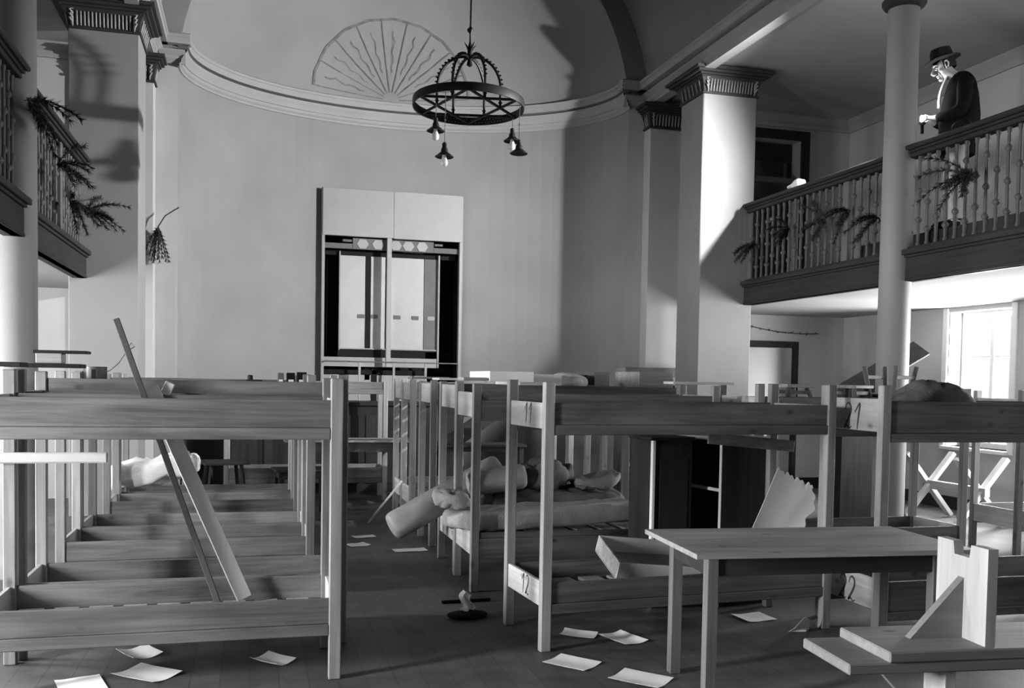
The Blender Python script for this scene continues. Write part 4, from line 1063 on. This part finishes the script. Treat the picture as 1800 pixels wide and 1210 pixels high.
# coat, shirt and trousers
V = []; E = []
c0 = add(-.01, 0, .72, .185, .21); c1 = add(-.01, 0, .92, .185, .205, c0); c2 = add(-.025, 0, 1.13, .180, .20, c1); c3 = add(-.035, 0, 1.29, .175, .21, c2); c4 = add(-.045, 0, 1.42, .145, .17, c3); c5 = add(-.015, 0, 1.545, .090, .092, c4)
for s in (1, -1):
    a = add(-.04, s * .18, 1.40, .085, .085, c4); e1 = add(-.03, s * .265, 1.22, .075, .075, a); e2 = add(-.015, s * .27, 1.10, .070, .070, e1); e3 = add(.10, s * .185, 1.075, .060, .060, e2); add(.195, s * .098, 1.083, .044, .044, e3)
skin_body('coat', V, E, 1, COAT, man)
b = MB()
b.surf(lambda u, v: (.118 + .05 * math.sin(PI * (.25 + .65 * v)) - .045 * v + .012 * (1 - abs(2 * u - 1)), (u - .5) * (.05 + .04 * v), 1.20 + .30 * v), 6, 10, .012, (1, 0, 0))
b.build('shirt', SHIRT, man, smooth=True)
b = MB()
for s in (1, -1):
    b.tube([(0, s * .085, .93), (.0, s * .095, .70), (.02, s * .10, .48), (.0, s * .11, .10)], [.115, .105, .085, .07], 16)
b.lathe([(.12, .80), (.135, .90), (.13, .96)], (0, 0, 0), 20)
b.build('trousers', TROUS, man, smooth='auto')
b = MB()
for s in (1, -1):
    b.tube([(-.045, s * .112, .045), (.0, s * .114, .052), (.08, s * .118, .050), (.17, s * .124, .038), (.205, s * .126, .03)], [.03, .047, .045, .038, .016], 12)
b.build('shoe', BLKP, man, smooth='auto')
# the lamp he holds
R = man.rotation_euler.to_matrix()
LP = Vector((6.285, 8.165, 4.15))
hl = thing('hand_lamp', 'small bright hand lamp held by the man on the right balcony', 'lamp', LP)
MB().tube([(.0, -.0, -.14), (0, 0, -.045)], .015, 12).build('handle', BLKP, hl)
MB().lathe([(.016, -.06), (.03, -.05), (.034, -.035), (.012, -.033)], seg=16).build('socket', IRONL, hl, smooth='auto')
em, nt, bs = newmat('lit bulb'); bs.inputs['Base Color'].default_value = g(.9); bs.inputs['Emission Color'].default_value = g(1); bs.inputs['Emission Strength'].default_value = 60
MB().lathe([(.001, -.034), (.012, -.032), (.014, -.02), (.022, 0), (.018, .016), (.001, .024)], seg=16).build('bulb', em, hl, smooth=True)
L = bpy.data.lights.new('hand_lamp_light', 'SPOT'); L.energy = 3900; L.shadow_soft_size = .035; L.spot_size = math.radians(96); L.spot_blend = .9
o = bpy.data.objects.new('hand_lamp_light', L); COL.objects.link(o); o.location = LP + Vector((-.02, .03, .03)); o.rotation_euler = Vector((-.743, .669, -.07)).to_track_quat('-Z', 'Y').to_euler()

L = bpy.data.lights.new('hand_lamp_glow', 'POINT'); L.energy = 20; L.shadow_soft_size = .03
o = bpy.data.objects.new('hand_lamp_glow', L); COL.objects.link(o); o.location = LP + Vector((-.02, .03, .03))

# ------------------------------------------------------------------ daylight through the windows
W = bpy.data.worlds.new('sky'); bpy.context.scene.world = W; W.use_nodes = True
bg = W.node_tree.nodes['Background']; bg.inputs['Color'].default_value = g(.9); bg.inputs['Strength'].default_value = 1.2
def daylight(h, side, power):
    y0, y1, z0, z1 = h[:4]; s = 1 if side == 'R' else -1; xf = (XR if s > 0 else XL) + s * (.40 if h[4:] else .085)
    L = bpy.data.lights.new('daylight', 'AREA'); L.shape = 'RECTANGLE'; L.size = (z1 - z0) + .1; L.size_y = (y1 - y0) + .1; L.energy = power; L.color = (1, 1, 1)
    o = bpy.data.objects.new('daylight', L); COL.objects.link(o); o.location = (xf, (y0 + y1) / 2, (z0 + z1) / 2)
    o.rotation_euler = (0, s * PI / 2, 0)
    return o
PW = dict(RLOW=[450, 800, 120, 5], RUP=[110, 30, 5, 5], LLOW=[380, 640, 5, 1350], LUP=[8, 4, 4, 4])
for k, hs in (('RLOW', RLOW), ('RUP', RUP), ('LLOW', LLOW), ('LUP', LUP)):
    for h, p in zip(hs, PW[k]): daylight(h, k[0], p)
L = bpy.data.lights.new('daylight_side_room', 'AREA'); L.shape = 'RECTANGLE'; L.size = 1.5; L.size_y = 1.5; L.energy = 60
o = bpy.data.objects.new('daylight_side_room', L); COL.objects.link(o); o.location = (9.3, 14.05, 1.4); o.rotation_euler = (0, PI / 2, 0)

# ------------------------------------------------------------------ camera and view
F = 1700.; YAW = math.radians(15.1); PIT = math.radians(-2.35); ROL = math.radians(1.0)
fw = Vector((math.sin(YAW) * math.cos(PIT), math.cos(YAW) * math.cos(PIT), math.sin(PIT))); r = Vector((math.cos(YAW), -math.sin(YAW), 0)); u = r.cross(fw)
c, s = math.cos(ROL), math.sin(ROL); r2 = r * c + u * s; u2 = u * c - r * s
cam = bpy.data.cameras.new('camera'); cam.sensor_fit = 'HORIZONTAL'; cam.sensor_width = 36; cam.lens = 36 * F / 1800; cam.shift_y = (737 - 605) / 1800.; cam.clip_start = .05
co = bpy.data.objects.new('camera', cam); COL.objects.link(co)
M = Matrix((r2, u2, -fw)).transposed().to_4x4(); M.translation = (0, 0, 1.55); co.matrix_world = M
sc = bpy.context.scene; sc.camera = co
vs = sc.view_settings; sc.display_settings.display_device = 'sRGB'; vs.view_transform = 'Standard'; vs.look = 'None'; vs.gamma = 1; vs.use_curve_mapping = False; vs.exposure = 0.0
sc.cycles.max_bounces = 10; sc.cycles.diffuse_bounces = 6; sc.cycles.transparent_max_bounces = 12; sc.cycles.sample_clamp_indirect = 8; sc.cycles.caustics_reflective = False; sc.cycles.caustics_refractive = False
sc.cycles.use_denoising = True
